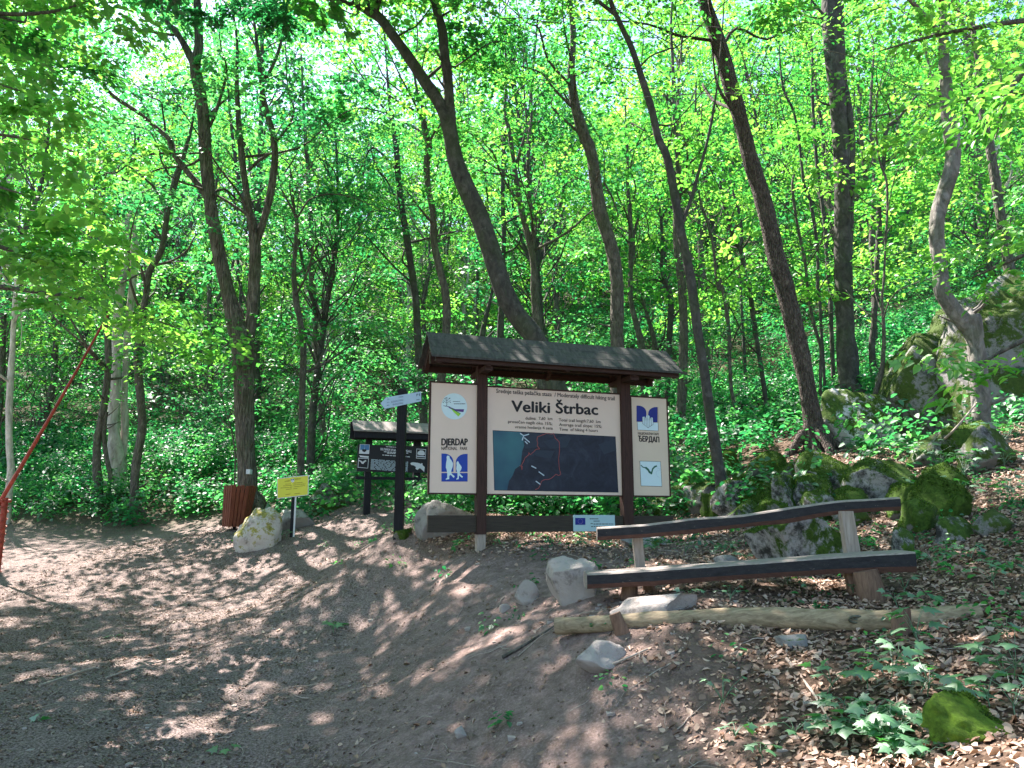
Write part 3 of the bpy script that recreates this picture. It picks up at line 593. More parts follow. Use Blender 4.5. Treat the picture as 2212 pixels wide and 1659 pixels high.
# -- the wood on the slope behind: prototypes, then copies
protos = []
for pi in range(6):
    o = root('forest_tree', 'slender broadleaved tree in the wood rising behind the boards', 'tree', (0, 0, 0), 'trees of the wood on the slope')
    tb, lb, cb = MB(), MB(), MB(); hgt = rng.uniform(11, 15); lean = rng.normal(0, .07, 2)
    ax = smooth_poly([(lean[0]*q*hgt+rng.normal(0, .15)*(i > 0), lean[1]*q*hgt+rng.normal(0, .15)*(i > 0), q*hgt-.4) for i, q in enumerate((0, .2, .45, .7, 1))], 5)
    tb.tube(ax, np.linspace(.15, .03, len(ax)), 9, wob=.12)
    fk = ax[int(len(ax)*.45)]; fp = smooth_poly([fk, fk+[.6*rng.choice([-1, 1]), .2, 1.6], fk+[1.0*rng.choice([-1, 1]), .3, 3.6], fk+[1.2, .4, 5.2]], 4)
    tb.tube(fp, np.linspace(.08, .02, len(fp)), 7)
    E = []
    for c in range(46):
        zz = rng.uniform(.12, 1.02)**.9*hgt; a = rng.random()*6.28; q = 2.4*math.sqrt(rng.random())*(.55+.45*math.sin(min(1, zz/hgt)*math.pi))
        s0 = ax[min(len(ax)-1, int(len(ax)*max(.08, zz/hgt-.12)))]; e = s0+np.array([math.cos(a)*q, math.sin(a)*q, zz-s0[2]])
        lb.tube(limb_path(s0, e, .1), np.linspace(.03, .006, 13), 4, cap=False)
        for _ in range(3): E.append(e+rng.normal(0, 1, 3)*[.5, .5, .22])
    tb.v += lb.v; tb.f += [f+tb.n for f in lb.f]; tb.m += lb.m; tb.a += lb.a; tb.n += lb.n; part('trunk', tb, M[['bark_mid', 'bark_smooth', 'bark_mid', 'bark_pale', 'bark_smooth', 'bark_mid'][pi]], o)
    sprays(cb, E, rng.uniform(.5, 1.0, len(E)), 44, .13, simple=True)
    part('crown', cb, M[['leaf', 'leaf_cool', 'leaf_lime', 'leaf', 'leaf_cool', 'leaf'][pi]], o); protos.append(o)
spots = []
tries = 0
while len(spots) < 72 and tries < 9000:
    tries += 1
    Yd = 17.5+38*rng.random()**.9; x = rng.uniform(-.80, .80)*Yd
    if all((x-a)**2+(Yd-b)**2 > (1.25+.02*Yd)**2 for a, b in spots): spots.append((x, Yd))
for i, (x, y) in enumerate(spots):
    pr = protos[i % 6]
    if i < 6: o = pr
    else:
        o = pr.copy(); col.objects.link(o)
        for ch in pr.children:
            c = ch.copy(); col.objects.link(c); c.parent = o
    o.location = (x, y, h1(x, y)); s_ = rng.uniform(.75, 1.15); o.scale = (s_, s_, s_*rng.uniform(.9, 1.1)); o.rotation_euler = (0, 0, rng.random()*6.28)
print('trees done')
# -- undergrowth
def scatter(n, x0, x1, y0, y1):
    x = rng.uniform(x0, x1, n); y = rng.uniform(y0, y1, n); return x, y, H(x, y)
def veg_mask(x, y, z):
    u, v = proj(np.stack([x, y, z], -1)); w = np.zeros(len(x))
    left = (y > 16.2+.3*vn2(x*.7, y*.7, 31))
    w = np.where(left, 1, 0.)
    w = np.where((u > 480) & (u < 930) & (y > 13.4) , 1, w)
    w = np.where((u >= 900) & (u < 1560) & (y > 10.8), .8, w)
    w = np.where((u >= 1560) & (y > 9.5), np.clip(.34+(y-11.5)*.14, .3, .9), w)
    w = np.where((u < 480) & (y <= 16.2), 0, w); w = np.where((u > 420) & (u < 600) & (y < 15.6), 0, w)
    return w
x, y, z = scatter(15000, -20, 20, 9.5, 25); w = veg_mask(x, y, z); keepm = rng.random(len(x)) < w*(.55+.6*vn2(x*.5, y*.5, 33))
x, y, z = x[keepm], y[keepm], z[keepm]; hh = rng.uniform(.08, .55, len(x))*(1+.6*(y > 18))
ub = MB(); cen = np.stack([x, y, z+hh], -1); sprays(ub, cen, rng.uniform(.2, .5, len(x)), 34, .10, flat=.28, tilt=.3)
sb = MB()
single('undergrowth', ub, M['leaf_cool'], 'low leafy green ground plants covering the forest floor behind the trail', 'undergrowth', kind='stuff')
x, y, z = scatter(2600, -32, 32, 16.5, 42); w = veg_mask(x, y, z); keepm = (rng.random(len(x)) < (np.clip((y-16)/14, 0, 1)*.35+.22+.7*vn2(x*.35, y*.35, 35)))
x, y, z = x[keepm], y[keepm], z[keepm]; tb_ = MB(); E = []; 
for a, b, c in zip(x, y, z):
    hgt = rng.uniform(.8, 3.6)
    for q in range(3): E.append((a+rng.normal(0, .5), b+rng.normal(0, .5), c+hgt*rng.uniform(.45, 1)))
sprays(tb_, np.array(E), rng.uniform(.45, .95, len(E)), 46, .13, flat=.10, tilt=.22, simple=True)
single('understory_thicket', tb_, M['leaf_cool'], 'dense green thicket of young broadleaved shoots filling the wood between the trunks', 'thicket', kind='stuff')
# far wood
n = 5200; x = rng.uniform(-62, 62, n); y = rng.uniform(38, 85, n); z = H0(x, y)
fb = MB(); cen = np.stack([x, y, z+rng.uniform(.5, 15, n)], -1)
n2 = 2000; x2 = rng.uniform(-62, 45, n2); y2 = rng.uniform(38, 70, n2); cen = np.r_[cen, np.stack([x2, y2, H0(x2, y2)+rng.uniform(12, 34, n2)], -1)]; n += n2
sprays(fb, cen, rng.uniform(1.0, 2.2, n), 42, .42, flat=.16, tilt=.3, simple=True)
single('far_wood', fb, M['leaf'], 'far wooded hillside seen as one mass of leaves behind the nearer trees', 'woodland', kind='stuff')
print('veg done')
# ------------------------------------------------------------------ flat boards, lettering
class Plane:
    def __init__(s, A, B):
        s.O = np.array([A[0], A[1], 0.]); d = np.array([B[0]-A[0], B[1]-A[1], 0.]); s.ang = math.atan2(d[1], d[0])
        s.ex = norm(d); s.ey = np.array([-s.ex[1], s.ex[0], 0.]); s.z0 = 0
    def loc(s, uv, y=0.):                # local (s, y, z) of the picture ray on the plane y = const (negative: toward viewer)
        r = ray(*uv); o = np.array([0, 0, EYE]); p0 = s.O+s.ey*y
        t = ((p0-o)@s.ey)/(r@s.ey); q = o+r*t; return np.array([(q-s.O)@s.ex, y, q[2]-s.z0])
    def world(s, l): return s.O+s.ex*l[0]+s.ey*l[1]+np.array([0, 0, l[2]+s.z0])
def text_mesh(txt, bold):
    cu = bpy.data.curves.new('lettering', 'FONT'); cu.body = txt; cu.size = 1; cu.offset = bold; cu.resolution_u = 3
    o = bpy.data.objects.new('lettering', cu); col.objects.link(o)
    me = bpy.data.meshes.new_from_object(o.evaluated_get(bpy.context.evaluated_depsgraph_get()))
    bpy.data.objects.remove(o); 
    v = np.empty(len(me.vertices)*3); me.vertices.foreach_get('co', v); v = v.reshape(-1, 3)
    f = [list(p.vertices) for p in me.polygons]; bpy.data.meshes.remove(me); return v, f
_cap = None
def put_text(mb, txt, a, b, h, y, bold=0, mi=0):
    """a, b: local baseline ends; h: cap height"""
    v, f = text_mesh(txt, 0); H_, _ = text_mesh('H', 0); ch = H_[:, 1].max()-H_[:, 1].min()
    if len(v) == 0: return
    w = v[:, 0].max()-v[:, 0].min(); a = np.array(a); b = np.array(b)
    sx = (b[0]-a[0])/w; sz = h/ch; x = (v[:, 0]-v[:, 0].min())*sx
    z = a[2]+(b[2]-a[2])*(x/(b[0]-a[0]))+v[:, 1]*sz
    V = np.stack([a[0]+x, np.full(len(x), y), z], 1)
    quads = []
    for p in f:
        for i in range(1, len(p)-1): quads.append([p[0], p[i], p[i+1], p[i+1]])
    b_ = bold*sz*1.1; sh = [(0, 0)]+([(b_, 0), (-b_, 0), (0, b_*.6), (0, -b_*.6)] if bold else [])
    for k_, (dx, dz) in enumerate(sh): mb.add(V+[dx, -.00012*k_, dz], quads, mi)
def bars(mb, a, b, h, y, mi=0, seed=1):  # lines of print too small to read: broken word-long strokes
    rr = random.Random(seed); a = np.array(a, float); b = np.array(b, float); L = b[0]-a[0]; t = 0
    while t < 1:
        w_ = rr.uniform(.06, .2); e = min(1, t+w_)
        p = a+(b-a)*t; q = a+(b-a)*e
        mb.add([[p[0], y, p[2]], [q[0], y, q[2]], [q[0], y, q[2]+h], [p[0], y, p[2]+h]], [[0, 1, 2, 3]], mi); t = e+.025
def poly(mb, pl, qf, pts, y, mi=0):
    flatpoly(mb, [pl.loc(qf(*p), y) for p in pts], mi)
def ribbon(mb, pts, w, mi=0):
    pts = np.array(pts, float)
    for a, b in zip(pts[:-1], pts[1:]):
        d = b-a; n = np.array([-d[2], 0, d[0]]); n = n/(np.linalg.norm(n)+1e-9)*w/2; e = d/(np.linalg.norm(d)+1e-9)*w*.3
        mb.add([a-n-e, b-n+e, b+n+e, a+n-e], [[0, 1, 2, 3]], mi)
Z3 = (0, 0, 0)
# ---- the big trail board
pl = Plane(P(926, 1071, 8.5), P(1452, 1075, 9.5))
lp = pl.loc((1041, 1188)); gz = h1(*pl.world(lp)[:2]); pl.z0 = gz
rt = root('trail_board', 'big roofed wooden trail board with beige panels and a dark map between two posts', 'information board', (pl.O[0], pl.O[1], gz)); rt.rotation_euler = (0, 0, pl.ang)
def L1(x, y, off=0.): return pl.loc(q1(x, y), off)
def post(pl, rootobj, x0, x1, zt, zb, d, mat, y0=None):
    m_ = MB(); y0 = -d/2 if y0 is None else y0
    m_.box((x0, y0, zb), (x1, y0+d, zt)); return part('post', m_, mat, rootobj, off=Z3, smooth=False)
zl = h1(*pl.world(L1(458, 1500))[:2])-gz; zr = h1(*pl.world(L1(1475, 1450))[:2])-gz
pxl0, pxl1 = L1(426, 900, -.055)[0], L1(490, 900, -.055)[0]; pxr0, pxr1 = L1(1428, 900, -.055)[0], L1(1494, 900, -.055)[0]
zroof = L1(460, 330, -.05)[2]
post(pl, rt, pxl0, pxl1, zroof+.12, zl+.16, .11, M['w_post']); pr2 = post(pl, rt, pxr0, pxr1, zroof+.12, zr+.1, .11, M['w_post'])
m_ = MB(); m_.box((pxl0+.006, -.049, zl-.3), (pxl1-.006, .049, zl+.16)); m_.box((pxr0+.006, -.049, zr-.3), (pxr1-.006, .049, zr+.1)); part('post_foot', m_, M['w_raw'], rt, off=Z3, smooth=False)
# lower beam
bz0, bz1 = L1(700, 1466, -.02)[2], L1(700, 1352, -.02)[2]
xL, xR = L1(80, 1400, -.02)[0], L1(1780, 1400, -.02)[0]
m_ = MB(); m_.box((xL, -.03, bz0), (xR, .012, bz1)); part('lower_beam', m_, M['w_rail'], rt, off=Z3, smooth=False)
# boards
def board(name, pl, qf, quad, mat, frame, depth=.025, y=-.012, fm='w_brown', rt=None):
    c = [pl.loc(qf(*p), y) for p in quad]       # tl tr br bl
    x0 = (c[0][0]+c[3][0])/2; x1 = (c[1][0]+c[2][0])/2; z1 = (c[0][2]+c[1][2])/2; z0 = (c[2][2]+c[3][2])/2
    m_ = MB(); m_.box((x0, y, z0), (x1, y+depth, z1)); o = part(name, m_, mat, rt, off=Z3, smooth=False)
    if frame:
        f = frame; m2 = MB(); yy = y-.006; 
        m2.box((x0-f, yy, z1), (x1+f, y+depth+.004, z1+f)); m2.box((x0-f, yy, z0-f), (x1+f, y+depth+.004, z0))
        m2.box((x0-f, yy, z0), (x0, y+depth+.004, z1)); m2.box((x1, yy, z0), (x1+f, y+depth+.004, z1))
        part('frame', m2, M[fm], o, off=Z3, smooth=False)
    return o, x0, x1, z0, z1
bL, *_x = board('side_panel', pl, q1, [(101,432),(420,450),(427,1196),(97,1196)], M['beige'], .018, rt=rt)
bC, cx0, cx1, cz0, cz1 = board('centre_panel', pl, q1, [(489,460),(1415,520),(1450,1214),(497,1200)], M['beige'], .016, rt=rt)
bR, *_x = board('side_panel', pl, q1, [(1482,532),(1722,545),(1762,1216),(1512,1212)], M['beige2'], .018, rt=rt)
YF = -.0145
def T1(mb, s, a, b, capa, y=YF, bold=0, mi=0):
    A = L1(*a, y); B = L1(*b, y); h = L1(a[0], a[1]-capa, y)[2]-A[2]; put_text(mb, s, A, B, h, y, bold, mi)
def line(par, mat, *a, **k_):
    m2 = MB(); T1(m2, *a, **k_); return part('lettering', m2, mat, par, off=Z3, smooth=False)
line(bC, M['ink'], 'Srednje teška pešačka staza  / Moderately difficult hiking trail', (555,503), (1374,556), 28, bold=.013)
line(bC, M['ink'], 'Veliki Štrbac', (662,632), (1257,655), 74, bold=.035)
for tx, a, b in (('dužina:  7,60  km', (757,688), (943,692)), ('prosečan nagib oko 15%;', (637,711), (943,727)), ('vreme hodanja 4 sata', (684,748), (945,758)), ('Total trail length:7,60  km', (988,700), (1276,713)), ('Average trail slope: 15%;', (990,732), (1285,746)), ('Time  of hiking 4 hours', (992,765), (1258,774))):
    line(bC, M['ink'], tx, a, b, 20, bold=.010)
m_ = MB(); Q = [(530,762),(1380,805),(1400,1193),(541,1178)]
poly(m_, pl, q1, Q, YF, 0); y1 = YF-.0015
poly(m_, pl, q1, [(533,765),(722,775),(740,800),(752,860),(735,905),(728,970),(722,1005),(686,1030),(668,1075),(640,1120),(630,1177),(543,1176)], y1, 1)
for q in ([(745,780),(870,790),(850,830),(845,880),(752,890),(742,840)], [(880,840),(1050,795),(1070,820),(1040,880),(930,890)], [(1260,860),(1378,820),(1386,900),(1300,930)], [(800,900),(960,905),(930,960),(830,940)]):
    poly(m_, pl, q1, q, y1, 2)
for a, b in (((850,886),(1385,908)), ((1047,800),(1062,1180))): ribbon(m_, [L1(*a, y1-.001), L1(*b, y1-.001)], .0022, 2)
for pts in ([(722,785),(745,800),(735,830)], [(745,800),(780,790)],[(750,815),(785,845)],[(800,1010),(830,1025)],[(850,1050),(885,1075)],[(830,1115),(858,1135)],[(755,840),(770,855)]):
    ribbon(m_, [L1(*p, y1-.0015) for p in pts], .012, 3)
ribbon(m_, [L1(*p, y1-.0025) for p in [(718,1008),(735,1012),(733,1036),(728,1008),(745,975),(752,955),(778,932),(780,918),(790,932),(812,912),(832,893),(855,892),(838,870),(843,850),(836,832),(840,808),(868,797),(905,784),(938,790),(950,782),(962,815),(990,842),(993,900),(986,960),(990,1020),(1001,1068),(985,1075),(968,1066),(940,1092),(918,1102),(890,1103),(868,1115),(860,1140),(846,1165),(825,1172)]], .0062, 4)
part('map', m_, [M['mapnight'], M['mapteal'], M['ridge'], M['snow'], M['trail']], bC, off=Z3, smooth=False)
# left panel marks
m_ = MB(); c0 = L1(265, 597, YF); rr = (L1(354, 597, YF)[0]-L1(176, 597, YF)[0])/2
flatpoly(m_, [(c0[0]+rr*math.cos(a), YF, c0[2]+rr*math.sin(a)) for a in np.linspace(0, 6.283, 41)[:-1]], 0)
yy = YF-.0015
for pts, w_ in (([(190,592),(205,596),(213,590),(213,560),(213,535)],5), ([(213,575),(195,562),(188,552)],3), ([(213,575),(232,560),(240,556)],3), ([(213,560),(200,548),(197,540)],3), ([(213,560),(228,545),(232,538)],3), ([(205,596),(235,600)],4), ([(190,572),(186,566)],7),([(240,572),(234,566)],6),([(200,545),(204,538)],8),([(228,545),(236,540)],8),([(213,540),(213,534)],8)):
    ribbon(m_, [L1(*p, yy) for p in pts], .0022*w_/2.4, 1)
poly(m_, pl, q1, [(213,592),(240,607),(275,622),(333,617),(328,637),(270,630),(232,610)], yy, 2)
poly(m_, pl, q1, [(240,612),(262,622),(310,650),(292,667),(262,638)], yy-.001, 3); ribbon(m_, [L1(*p, yy-.002) for p in [(240,609),(280,632),(308,648)]], .006, 4)
bars(m_, L1(255,565,yy), L1(305,565,yy), .006, yy, 1, 3); bars(m_, L1(262,582,yy), L1(340,582,yy), .008, yy, 1, 4)
part('round_emblem', m_, [M['icon'], M['ink'], M['violet'], M['lgreen'], M['olive']], bL, off=Z3, smooth=False)
line(bL, M['ink'], 'DJERDAP', (177,866), (356,866), 46, bold=.035); line(bL, M['ink2'], 'NATIONAL   PARK', (176,898), (356,899), 22, bold=.012)
def arch(x0, x1, yt, yb, side):         # quarter-arched blue field
    r = (x1-x0)*.8; o = []
    if side == 'r': o = [(x0, yb), (x0, yt)]+[(x1-r+r*math.sin(a), yt+r*.9-r*.9*math.cos(a)) for a in np.linspace(0, math.pi/2, 8)]+[(x1, yb)]
    else: o = [(x1, yb), (x1, yt)]+[(x0+r-r*math.sin(a), yt+r*.9-r*.9*math.cos(a)) for a in np.linspace(0, math.pi/2, 8)]+[(x0, yb)]
    return o
m_ = MB(); poly(m_, pl, q1, arch(176,259,923,1050,'r'), YF, 0); poly(m_, pl, q1, arch(275,357,926,1050,'l'), YF, 0)
poly(m_, pl, q1, [(176,1058),(357,1058),(357,1117),(176,1117)], YF, 0)
hk = [(222,938),(231,940),(233,955),(245,970),(256,990),(254,1015),(246,1035),(242,1055),(252,1068),(267,1080),(262,1092),(254,1086),(240,1070),(230,1078),(230,1100),(206,1105),(206,1098),(216,1092),(216,1060),(212,1035),(206,1020),(208,990),(213,965),(211,948),(216,938)]
hk2 = [(286,976),(294,980),(298,992),(308,1004),(316,1018),(312,1035),(304,1046),(303,1062),(318,1078),(325,1083),(318,1092),(300,1076),(296,1082),(296,1100),(279,1104),(279,1098),(287,1090),(287,1062),(283,1045),(278,1030),(281,1005),(279,988)]
for h_ in (hk, hk2): 
    pts = np.array([L1(*p, yy) for p in h_]); c = pts.mean(0)
    import mathutils
    tri = mathutils.geometry.tessellate_polygon([[Vector((p[0], p[2], 0)) for p in pts]]); m_.add(pts, [[a, b, c_, c_] for a, b, c_ in tri], 1)
part('hikers_emblem', m_, [M['blue'], M['icon']], bL, off=Z3, smooth=False)
# right panel marks
m_ = MB(); poly(m_, pl, q1, arch(1525,1593,592,703,'r'), YF, 0); poly(m_, pl, q1, arch(1606,1670,602,708,'l'), YF, 0)
poly(m_, pl, q1, [(1530,705),(1673,711),(1676,767),(1533,760)], YF, 1)
poly(m_, pl, q1, [(1566,672),(1578,668),(1580,690),(1590,690),(1590,664),(1603,655),(1615,664),(1616,690),(1625,690),(1626,674),(1638,676),(1640,722),(1604,746),(1567,716)], yy, 1)
for pts in ([(1566,672),(1567,716),(1604,746),(1640,722),(1638,676)],[(1578,672),(1578,722)],[(1590,664),(1592,732)],[(1603,655),(1604,744)],[(1616,668),(1616,736)],[(1627,676),(1628,728)],[(1533,760),(1676,767)],[(1673,602),(1676,767)],[(1530,705),(1533,760)]):
    ribbon(m_, [L1(*p, yy-.0015) for p in pts], .0035, 2)
part('fortress_emblem', m_, [M['navy'], M['icon'], M['ink2']], bR, off=Z3, smooth=False)
line(bR, M['ink2'], 'НАЦИОНАЛНИ ПАРК', (1535,792), (1680,798), 17, bold=.012); line(bR, M['ink'], 'ЂЕРДАП', (1537,838), (1682,846), 36, bold=.035)
m_ = MB(); poly(m_, pl, q1, [(1548,975),(1691,979),(1701,1151),(1556,1147)], YF, 0)
for a, b in (((1548,975),(1691,979)),((1691,979),(1701,1151)),((1701,1151),(1556,1147)),((1556,1147),(1548,975))): ribbon(m_, [L1(*a, yy), L1(*b, yy)], .004, 2)
ribbon(m_, [L1(*p, yy) for p in [(1556,1005),(1570,1018),(1592,1022)]], .012, 1); ribbon(m_, [L1(*p, yy) for p in [(1590,1022),(1605,1035),(1615,1052),(1628,1060)]], .026, 1); ribbon(m_, [L1(*p, yy) for p in [(1628,1062),(1637,1030),(1650,1015),(1663,1010)]], .02, 1)
ribbon(m_, [L1(*p, yy) for p in [(1668,1022),(1686,1030),(1682,1042),(1664,1045),(1660,1060),(1670,1082),(1683,1088)]], .004, 3)
part('park_map', m_, [M['icon'], M['olive'], M['ink2'], M['snow']], bR, off=Z3, smooth=False)
# roof
zri = L1(75, 85)[2]; xr0 = L1(72, 200)[0]; ze = L1(125, 232, -.37)[2]; xr1 = L1(1832, 360, -.37)[0]+.02
w_ = .37; th = .026
for sgn in (-1, 1):
    for k_ in range(3):
        m_ = MB(); a, b = k_/3, (k_+1)/3+.02
        ya, yb = sgn*w_*a, sgn*w_*b; za, zb = zri+(ze-zri)*a+.006*k_*0, zri+(ze-zri)*b; lift = .003*(2-k_)
        xa = xr0-.01*k_; p8 = [(xa, ya, za-th+lift), (xr1, ya, za-th+lift), (xr1, yb, zb-th+lift), (xa, yb, zb-th+lift), (xa, ya, za+lift), (xr1, ya, za+lift), (xr1, yb, zb+lift), (xa, yb, zb+lift)]
        m_.hexa(p8); part('roof_board', m_, M['w_roof'], rt, off=Z3, smooth=False)
m_ = MB()
for xx in (xr0+.05, pxl0+.02, (pxl0+pxr1)/2, pxr0+.02, xr1-.12):   # rafters and tie
    for sgn in (-1, 1): m_.hexa([(xx, 0, zri-.14), (xx+.05, 0, zri-.14), (xx+.05, sgn*.33, ze-.09), (xx, sgn*.33, ze-.09), (xx, 0, zri-.045), (xx+.05, 0, zri-.045), (xx+.05, sgn*.33, ze+.0), (xx, sgn*.33, ze+.0)])
m_.box((xr0+.03, -.34, ze-.075), (xr1-.03, -.30, ze-.005)); m_.box((xr0+.03, .30, ze-.075), (xr1-.03, .34, ze-.005)); m_.box((xr0+.04, -.035, zroof+.02), (xr1-.1, .035, zroof+.16))
m_.box((pxl0+.01, -.3, ze-.13), (pxl1-.01, .3, ze-.075)); m_.box((pxr0+.01, -.3, ze-.13), (pxr1-.01, .3, ze-.075))
part('roof_frame', m_, M['w_brown'], rt, off=Z3, smooth=False)
# plate tied to the beam
yp = -.045; a = pl.loc(q1(1087,1348), yp); b = pl.loc(q1(1377,1460), yp)
ept = root('notice_plate', 'small pale plate with a blue starry flag on the lower beam', 'notice', tuple(pl.world([a[0], yp, b[2]]))); ept.rotation_euler = (0, 0, pl.ang)
W_, H_ = b[0]-a[0], a[2]-b[2]
m_ = MB(); m_.box((0, 0, 0), (W_, .004, H_)); pp_ = part('plate', m_, M['plate'], ept, off=Z3, smooth=False)
m_ = MB(); m_.box((W_*.045, -.002, H_*.40), (W_*.285, -.0005, H_*.82)); fl = part('flag', m_, M['navy'], pp_, off=Z3, smooth=False)
m_ = MB()
for k_ in range(12):
    aa = k_*math.pi/6; cx_, cz_ = W_*.165+.045*W_*1.3*math.cos(aa)*.95, H_*.61+H_*.15*math.sin(aa); m_.add([(cx_+.006*math.sin(q*math.pi/5)*(1 if q % 2 == 0 else .45), -.0032, cz_+.006*math.cos(q*math.pi/5)*(1 if q % 2 == 0 else .45)) for q in range(10)]+[(cx_, -.0032, cz_)], [[q, (q+1) % 10, 10, 10] for q in range(10)])
part('star_ring', m_, M['star'], fl, off=Z3, smooth=False)
m_ = MB()
for k_, (xa, xb, zz) in enumerate(((.39,.60,.74),(.48,.63,.60),(.41,.46,.45),(.48,.96,.42),(.42,.94,.26))): bars(m_, (W_*xa, 0, H_*zz), (W_*xb, 0, H_*zz), .009, -.0012, 0, k_)
part('lettering', m_, M['ink2'], pp_, off=Z3, smooth=False)
# ---- the small black board behind
pl2 = Plane(P(q2(1390,700)[0], q2(1390,700)[1], 13.0), P(q2(2010,700)[0], q2(2010,740)[1], 13.4)); pl = pl2
gz = h1(*pl.O[:2]); pl.z0 = gz
rs = root('small_notice_board', 'small roofed black notice board with white print behind the black signpost', 'information board', (pl.O[0], pl.O[1], gz)); rs.rotation_euler = (0, 0, pl.ang)
def L2(x, y, off=0.): return pl2.loc(q2(x, y), off)
for x_ in ((1455,1513), (1900,1962)):
    xa, xb = L2(x_[0], 700, .04)[0], L2(x_[1], 700, .04)[0]; zg = h1(*pl.world([xa, .04, 0])[:2])-gz
    post(pl, rs, xa, xb, L2(1480, 560)[2], zg-.3, .1, M['w_black'], .03)
bS, sx0, sx1, sz0, sz1 = board('panel', pl, q2, [(1385,652),(2050,702),(2040,942),(1368,905)], M['panel'], 0, y=0, rs=rs) if False else board('panel', pl, q2, [(1385,652),(2050,702),(2040,942),(1368,905)], M['panel'], 0, y=0, rt=rs)
m_ = MB(); za, zb = L2(1400,978)[2], L2(1400,950)[2]; m_.box((sx0-.02, .02, za-.02), (sx1+.01, .05, zb-.02)); part('lower_rail', m_, M['w_black'], rs, off=Z3, smooth=False)
zr_ = L2(1345,445,.0)[2]; ze_ = L2(1345,528,-.22)[2]; xa = L2(1335,500,-.1)[0]; xb = sx1+.12
for sgn in (-1, 1):
    m_ = MB(); m_.hexa([(xa,0,zr_-.03),(xb,0,zr_-.03),(xb,sgn*.24,ze_-.03),(xa,sgn*.24,ze_-.03),(xa,0,zr_),(xb,0,zr_),(xb,sgn*.24,ze_),(xa,sgn*.24,ze_)]); part('roof_board', m_, M['w_roof2'], rs, off=Z3, smooth=False)
m_ = MB(); m_.box((xa+.02,-.2,ze_-.13),(xb-.02,-.17,ze_-.035)); m_.box((xa-.03,-.03,ze_-.13),(xb,.03,zr_-.03)); m_.box((xa+.02,.17,ze_-.13),(xb-.02,.2,ze_-.035)); part('roof_frame', m_, M['w_black'], rs, off=Z3, smooth=False)
def q10(x, y): return ((x/10.367+870)*K, (y/10.367+1040)*K)
Y2 = -.003
m_ = MB(); poly(m_, pl, q10, [(310,725),(565,740),(545,985),(285,975)], Y2, 0); poly(m_, pl, q10, [(322,735),(430,742),(432,800),(415,880),(315,875)], Y2-.002, 1); poly(m_, pl, q10, [(440,742),(555,748),(545,885),(430,880),(433,800)], Y2-.002, 1)
poly(m_, pl, q10, [(365,860),(480,865),(475,905),(425,940),(370,910)], Y2-.003, 2)
poly(m_, pl, q10, [(285,1020),(540,1045),(530,1085),(320,1065)], Y2, 0); poly(m_, pl, q10, [(270,1085),(540,1100),(518,1358),(250,1335)], Y2, 0); poly(m_, pl, q10, [(285,1100),(526,1113),(505,1345),(265,1322)], Y2-.002, 2)
poly(m_, pl, q10, [(285,1140),(340,1160),(375,1215),(420,1170),(455,1140),(480,1165),(440,1190),(395,1245),(355,1235),(325,1185),(280,1165)], Y2-.003, 0)
poly(m_, pl, q10, [(1775,845),(2025,865),(2010,1115),(1765,1098)], Y2, 0); poly(m_, pl, q10, [(1788,860),(2012,878),(2000,1100),(1778,1085)], Y2-.002, 2)
poly(m_, pl, q10, [(1795,990),(1810,930),(1870,890),(1940,895),(1980,930),(1995,1000),(1950,1020),(1850,1012)], Y2-.003, 0); poly(m_, pl, q10, [(1785,1030),(2000,1045),(1997,1070),(1782,1055)], Y2-.003, 0)
poly(m_, pl, q10, [(1615,1225),(1650,1205),(1700,1200),(1820,1215),(1890,1240),(1925,1215),(1930,1270),(1990,1325),(1975,1450),(1920,1390),(1860,1350),(1800,1400),(1750,1370),(1760,1320),(1690,1270),(1640,1270)], Y2, 0)
def T2(s, a, b, cap, bold=0): A = pl.loc(q10(*a), Y2); put_text(m_, s, A, pl.loc(q10(*b), Y2), pl.loc(q10(a[0], a[1]-cap), Y2)[2]-A[2], Y2, bold)
T2('ВЕЛИКИ И МАЛИ ШТРБАЦ', (845,885), (1640,945), 55, .03)
for k_, (a, b) in enumerate((((985,805),(1500,835)),((930,935),(1560,975)),((1010,970),(1450,1000)),((890,1020),(1600,1070)))): bars(m_, pl.loc(q10(*a), Y2), pl.loc(q10(*b), Y2), .014, Y2, 0, 40+k_)
part('print', m_, [M['wpaint'], M['pblue'], M['panel']], bS, off=Z3, smooth=False)
m_ = MB()
for k_ in range(11): bars(m_, pl.loc(q10(600-2*k_, 1130+25*k_), Y2), pl.loc(q10(1560-2*k_, 1200+25*k_), Y2), .008, Y2, 0, k_)
part('small_print', m_, M['snow'], bS, off=Z3, smooth=False)
# ---- signpost with arrow
gp = hit(862, 1146); base = np.array([P(862, 1100, 9.6)[0], 9.6, 0]); base[2] = h1(base[0], base[1])
rp = root('signpost', 'black square post carrying a pale blue arrow sign that points left', 'signpost', tuple(base))
top = P(870, 840, 9.6)[2]-base[2]; hw = 9.5*pxm(870, 1000, 9.6)
m_ = MB(); lx = P(870, 840, 9.6)[0]-base[0]
m_.hexa([(-hw,-hw,-.3),(hw,-hw,-.3),(hw,hw,-.3),(-hw,hw,-.3),(lx-hw,-hw,top-.03),(lx+hw,-hw,top-.03),(lx+hw,hw,top-.03),(lx-hw,hw,top-.03)])
m_.hexa([(lx-hw,-hw,top-.03),(lx+hw,-hw,top-.03),(lx+hw,hw,top-.03),(lx-hw,hw,top-.03),(lx-hw*.6,-hw*.6,top),(lx+hw*.6,-hw*.6,top),(lx+hw*.6,hw*.6,top),(lx-hw*.6,hw*.6,top)])
part('post', m_, M['w_black'], rp, off=Z3, smooth=False)
pa = Plane(np.array([base[0], base[1]-hw-.006, 0]), np.array([base[0]+1, base[1]-hw-.006, 0])); pa.z0 = base[2]
A_ = [pa.loc(q2(*p)) for p in ((1590,290),(1640,235),(1965,180),(1965,270),(1630,340))]
